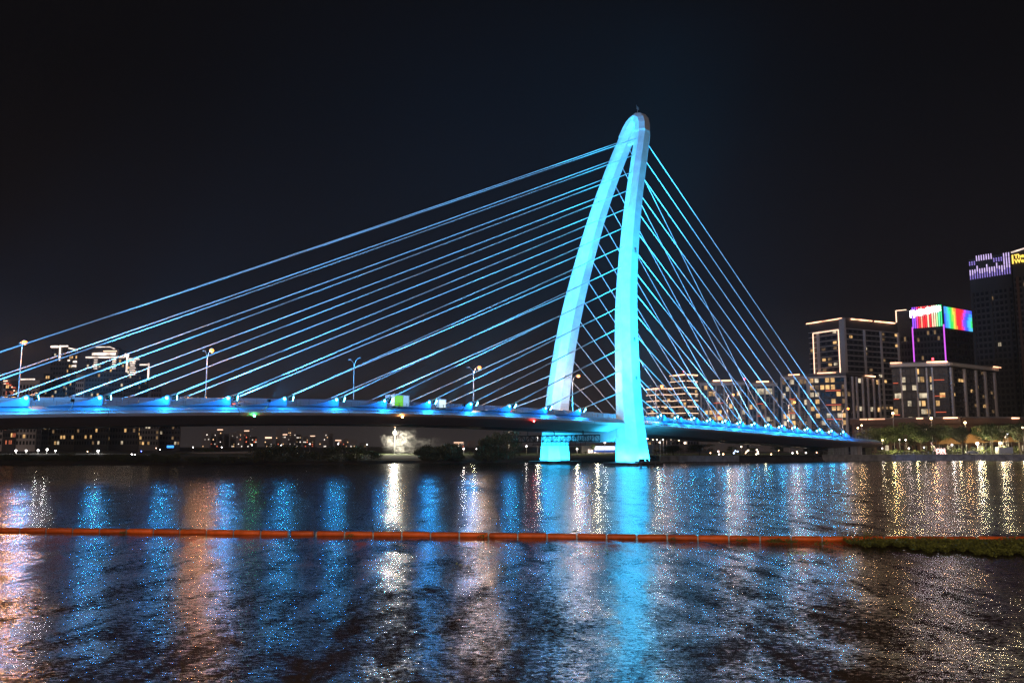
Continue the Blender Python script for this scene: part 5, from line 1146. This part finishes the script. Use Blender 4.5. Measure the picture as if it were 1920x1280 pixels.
def car(label, c, ax, paint, lights=True, L_=4.5, W_=1.8, H_=1.45, group=None):
    c = Vector(c); f = Vector(ax).normalized(); s = Vector((-f.y, f.x, 0)); yaw_ = math.atan2(f.y, f.x)
    t = thing('car', label, 'car', tuple(c), group)
    def P(x, y, z): return c + f * x + s * y + Vector((0, 0, z))
    prof = [(-.5, .28), (-.5, .72), (-.44, .95), (-.28, .98), (-.16, 1.42), (.12, 1.45), (.27, 1.0), (.44, .88), (.5, .7), (.5, .28)]
    rings = []
    for y, k in ((-.5, .94), (-.46, 1), (.46, 1), (.5, .94)): rings.append([P(x * L_ * (k if z > .5 else 1), y * W_ * (1 if z < 1.1 else .84), z / 1.45 * H_) for x, z in prof])
    part('body', MB().loft(rings), paint, t, True)
    for y in (-.47, .47): part('side_window', MB().add([P(-.235 * L_, y * W_, 1.02), P(-.145 * L_, y * W_ * .90, 1.34), P(.11 * L_, y * W_ * .90, 1.36), P(.23 * L_, y * W_, 1.03), P(-.235 * L_, y * W_ * 1.02, 1.02)], [(0, 1, 2, 3)]), M['glass_dark'], t)
    for x in (-.31, .31):
        for y in (-.46, .46): part('wheel', MB().tube([P(x * L_, y * W_ - .1, .33), P(x * L_, y * W_ + .1, .33)], .33, 10), M['dark'], t)
    if lights:
        for y in (-.34, .34): part('headlight', MB().octa(P(.5 * L_, y * W_, .68), .12), M['head'], t); part('tail_light', MB().octa(P(-.5 * L_, y * W_, .75), .10), M['tail'], t)
M['head'] = mat_glow('car_headlight', (1, .92, .8), 40); M['tail'] = mat_glow('car_tail_light', (1, .05, .03), 14)
x = GX(1825, 328); car('pale parked car on the quay under the largest glowing lamp', (x, bankY(x) + 4.5, 2.16), (1, .03, 0), M['car_paint'], False)
# orange canopy tents behind the lone tree
M['canopy'] = mat_plain('orange_canopy_cloth', (.36, .20, .08), .8)
for lab, u0, u1, v0, v1 in (('large orange canopy behind the lone dark tree', 1762, 1806, 818, 832), ('orange canopy left of the glowing lamp above the container', 1812, 1852, 814, 830), ('pale canopy behind the white container', 1858, 1915, 810, 828)):
    Y = 349; xa, xb = GX(u0, Y), GX(u1, Y); zt, ze = PX(u0, v0, Y).z, PX(u0, v1, Y).z; xm = (xa + xb) / 2
    t = thing('canopy', lab, 'canopy', (xm, Y + 3, 2.3), 'canopies behind the promenade')
    part('roof', MB().add([(xa, Y, ze), (xb, Y, ze), (xb, Y + 6, ze), (xa, Y + 6, ze), (xm - 1.2, Y + 3, zt), (xm + 1.2, Y + 3, zt)], [(0, 1, 5, 4), (1, 2, 5), (2, 3, 4, 5), (3, 0, 4)]), M['canopy'], t)
    for xx in (xa + .2, xb - .2):
        for yy in (Y + .2, Y + 5.8): part('post', MB().tube([(xx, yy, 2.2), (xx, yy, ze)], .09, 5), M['steel'], t)
    point((xm, Y - 2.5, 4.2), 7, (1, .62, .26), .4, 'canopy_lamp')
# ------------------------------------------------------------------ traffic on the bridge
M['ad_white'] = mat_glow('lit_advert_white', (.75, .95, 1), 1.2); M['ad_green'] = mat_glow('lit_advert_green', (.22, .80, .03), .9); M['ad_blue'] = mat_glow('lit_advert_pale_blue', (.35, .65, 1), .9)
M['bus_white'] = mat_plain('white_bus_paint', (.7, .72, .72), .35)
def bus(label, u0, u1, w, panels, H_=3.0, cat='bus', name='bus'):
    def s_at(u):
        lo, hi = -20, 280
        for _ in range(40):
            m_ = (lo + hi) / 2; p = B(m_, w, 15); q = p.x / (p.y * _c + (p.z - CAM_H) * _s) * FPX + 960
            if q < u: lo = m_
            else: hi = m_
        return lo
    sA, sB = s_at(u0), s_at(u1); z = deck_z((sA + sB) / 2) - .2; cs_ = (sA + sB) / 2; L_ = sB - sA
    t = thing(name, label, cat, tuple(B(cs_, w, z)))
    def bx(s0, s1, w0, w1, z0, z1): return MB().obox(B((s0 + s1) / 2, (w0 + w1) / 2, z + (z0 + z1) / 2), S3 * (s1 - s0) / 2, W3 * (w1 - w0) / 2, (0, 0, (z1 - z0) / 2))
    part('body', bx(sA, sB, w - 1.2, w + 1.2, .45, H_), M['bus_white'], t); part('roof_unit', bx(sA + L_ * .3, sA + L_ * .6, w - .8, w + .8, H_ + .01, H_ + .25), M['bus_white'], t)
    x = sA + .15
    for k, fr in panels:
        part('advert_panel' if k != 'glass' else 'window', bx(x, x + (L_ - .3) * fr - .12, w - 1.27, w - 1.205, .9, H_ - .2), M[{'w': 'ad_white', 'g': 'ad_green', 'b': 'ad_blue', 'glass': 'glass_dark'}[k]], t); x += (L_ - .3) * fr
    for q in (.2, .78):
        for yy in (-1.1, 1.1): part('wheel', MB().tube([B(sA + L_ * q, w + yy - .15, z + .48), B(sA + L_ * q, w + yy + .15, z + .48)], .48, 10), M['dark'], t)
    for yy in (-.9, .9): part('headlight', MB().octa(B(sB + .02, w + yy, z + .8), .14), M['head'], t)
bus('bus with a bright green lit panel between two white ones, on the left span', 727, 763, -9.2, (('w', .22), ('g', .46), ('b', .32)), 3.5)
bus('short white lit van just left of the third fin from the far pylon leg', 812, 832, -9.2, (('b', .3), ('w', .7)), 2.9, 'van', 'van')
for u_s, w_, lab in ((40, -9.5, 'dark car on the left span near the left photo edge'), (75, -9.5, 'car on the left span beside the unlit street lamp'), (12, -3.2, 'car on the left span behind the barrier panels'), (112, -9.5, 'car on the left span just right of the white lit van'), (205, -9.5, 'car on the right span')):
    car(lab, B(u_s, w_, deck_z(u_s) - .2), S3, M['car_paint'], group='cars driving on the bridge')
# ------------------------------------------------------------------ floating boom
M['boom'] = mat_plain('orange_red_boom_float', (.88, .14, .016), .45, var=.18, scale=3.0)
bmn = M['boom'].node_tree; oi = bmn.nodes.new('ShaderNodeObjectInfo'); hs = bmn.nodes.new('ShaderNodeHueSaturation'); mr = bmn.nodes.new('ShaderNodeMapRange'); mr.inputs['To Min'].default_value = .62; mr.inputs['To Max'].default_value = 1.15
pb = bmn.nodes['Principled BSDF']; src = pb.inputs['Base Color'].links[0].from_socket; bmn.links.new(src, hs.inputs['Color']); bmn.links.new(oi.outputs['Random'], mr.inputs['Value']); bmn.links.new(mr.outputs[0], hs.inputs['Value']); bmn.links.new(hs.outputs[0], pb.inputs['Base Color'])
BM = [(0, 996.5), (280, 999), (560, 1003), (780, 1005), (960, 1007), (1150, 1009.5), (1440, 1013), (1680, 1014), (1920, 1014.5)]
def boom_pt(u):
    v = lerp_tab(BM, u)[0]; x = (u - 960) / FPX; y = (640 - v) / FPX; dy, dz = _c - y * _s, _s + y * _c; t = -CAM_H / dz
    return Vector((x * t, dy * t, 0))
bm = thing('floating_boom', 'long orange red floating boom of linked floats across the river', 'floating boom', tuple(boom_pt(960)))
fl_mesh = {}
us = [-60]
while us[-1] < 1990:
    a = boom_pt(us[-1]); k = us[-1] + 30
    while (boom_pt(k) - a).length < 1.72: k += .5
    us.append(k)
for i, (ua, ub) in enumerate(zip(us, us[1:])):
    a, c = boom_pt(ua), boom_pt(ub); d = (c - a).normalized(); L_ = (c - a).length
    gap = .03 if not (ua < 560 <= ub) else .16
    key = 'f%.2f' % (gap,)
    me = fl_mesh.get(key)
    if me is None:
        l_ = 1.70 - 2 * gap; rings = []
        for xx, rr in ((-l_ / 2, .10), (-l_ / 2 + .02, .14), (-l_ / 2 + .07, .165), (0, .17), (l_ / 2 - .07, .165), (l_ / 2 - .02, .14), (l_ / 2, .10)):
            rings.append([(xx, rr * math.cos(q) * 1.05, rr * math.sin(q)) for q in [2 * math.pi * j / 12 for j in range(12)]])
        me = fl_mesh[key] = MB().loft(rings).mesh('float', M['boom'], True)
    o = bpy.data.objects.new('float', me); C.objects.link(o); o.parent = bm
    m_ = (a + c) / 2; o.matrix_local = FRAME[bm.name] @ Matrix.Translation((m_.x, m_.y, .10 + rnd.uniform(-.012, .012))) @ Matrix.Rotation(math.atan2(d.y, d.x) + rnd.uniform(-.012, .012), 4, 'Z') @ Matrix.Rotation(rnd.uniform(-.008, .008), 4, 'Y')
    piece('connector', bm, (c.x, c.y, .10), .07, .12, .22, math.atan2(d.y, d.x), M['steel'])
# bird
b0 = boom_pt(1079) + Vector((0, 0, .30)); bd = thing('bird', 'small dark bird perched on the boom below the white lamp reflection', 'bird', tuple(b0))
mb = MB(); mb.loft([[b0 + Vector((x, r_ * math.cos(q), .10 + zz + r_ * math.sin(q))) for q in [2 * math.pi * j / 8 for j in range(8)]] for x, r_, zz in ((-.17, .008, -.03), (-.10, .03, -.015), (-.03, .055, 0), (.04, .06, .01), (.09, .045, .045), (.115, .035, .085), (.15, .03, .10), (.165, .012, .10), (.20, .004, .095))])
part('body', mb, M['dark'], bd, True)
for yy in (-.02, .02): part('leg', MB().tube([b0 + Vector((.02, yy, .06)), b0 + Vector((.02, yy, -.01))], .006, 4), M['dark'], bd)
# ------------------------------------------------------------------ floating plants against the boom
M['hyacinth'] = mat_plain('water_hyacinth_leaf', (.16, .17, .035), .5, var=.65, scale=9.0)
r = random.Random(31); mb = MB()
def leaf(p, up, sz):
    a = r.uniform(0, 6.28); f = Vector((math.cos(a), math.sin(a), up)).normalized(); s_ = f.cross(Vector((0, 0, 1))).normalized(); 
    mb.add([p, p + f * sz * .4 + s_ * sz * .38, p + f * sz + s_ * sz * .1, p + f * sz - s_ * sz * .1, p + f * sz * .4 - s_ * sz * .38], [(0, 1, 2, 3, 4)])
def clump_at(u, v):
    x = (u - 960) / FPX; y = (640 - v) / FPX; dy, dz = _c - y * _s, _s + y * _c; t = -CAM_H / dz
    return Vector((x * t, dy * t, 0))
N = 0
for _ in range(21000):
    u = 1580 + r.random() ** .8 * 400; t = (u - 1580) / 340
    vb = 1018 + 27 * min(1, max(0, t)) ** .75 + 3 * math.sin(u * .055) + 2 * math.sin(u * .21)
    v = 1016.5 + (vb - 1016.5) * r.random()
    if t < .25 and r.random() > .35 + 2 * t: continue
    p = clump_at(u, v); dens = .5 + .5 * math.sin(p.x * 2.1) * math.sin(p.y * 1.7 + p.x)
    hh = .02 + r.random() * (.10 + .16 * dens); p.z = hh
    leaf(p, r.uniform(-.1, 1.1), r.uniform(.07, .15))
for cu_, cv_, n_, sp_ in ((1452, 1016, 260, 9), (1482, 1017, 160, 7), (1618, 1012, 500, 14), (1640, 1014, 260, 10), (1545, 1021, 120, 12), (1700, 1016, 400, 30), (1850, 1016, 400, 40), (232, 999.5, 60, 5), (655, 1005.5, 50, 4), (905, 1008, 70, 6), (1262, 1012.5, 60, 4), (1392, 1015, 90, 6), (1130, 1034, 30, 7), (860, 1060, 14, 5), (1500, 1040, 60, 14)):
    for _ in range(n_):
        p = clump_at(cu_ + r.gauss(0, sp_), cv_ + r.random() * 3.2); p.z = .02 + abs(r.gauss(0, .16 if cu_ in (1618,) else .09)); leaf(p, r.uniform(0, 1.2), r.uniform(.07, .13))
setting('floating_plants', mb, M['hyacinth'], 'stuff')
# ------------------------------------------------------------------ assumed near promenade lamps, unseen behind the camera, added to light boom and water
for i, (x, lab) in enumerate(((-34, 'left'), (-12, 'second'), (11, 'third'), (33, 'right'))):
    t = thing('promenade_lamp', ['lamp post at the left end of the near promenade, behind the viewer', 'lamp post left behind the viewer on the near promenade', 'lamp post right behind the viewer on the near promenade', 'lamp post at the right end of the near promenade, behind the viewer'][i], 'street lamp', (x, -3, 3.6), 'lamp posts of the near promenade')
    part('pole', MB().tube([(x, -3, 3.6), (x, -3, 10.4)], [.10, .06], 6), M['steel'], t); part('lamp_head', MB().obox((x, -2.6, 10.5), (.2, 0, 0), (0, .6, 0), (0, 0, .06)), M['steel'], t)
    point((x, -2.3, 10.1), PROM_I, (1, .80, .58), .25, 'promenade_lamp_light')
# ------------------------------------------------------------------ night air
hz = bpy.data.materials.new('night_haze'); hz.use_nodes = True; n = hz.node_tree.nodes; l = hz.node_tree.links; n.remove(n['Principled BSDF'])
vp = n.new('ShaderNodeVolumePrincipled'); vp.inputs['Color'].default_value = (.9, .92, .95, 1); vp.inputs['Density'].default_value = HAZE; vp.inputs['Anisotropy'].default_value = .25
l.new(vp.outputs[0], n['Material Output'].inputs['Volume'])
setting('haze', MB().box(-2700, -70, -1.6, 2700, 3300, 150), hz, 'stuff')
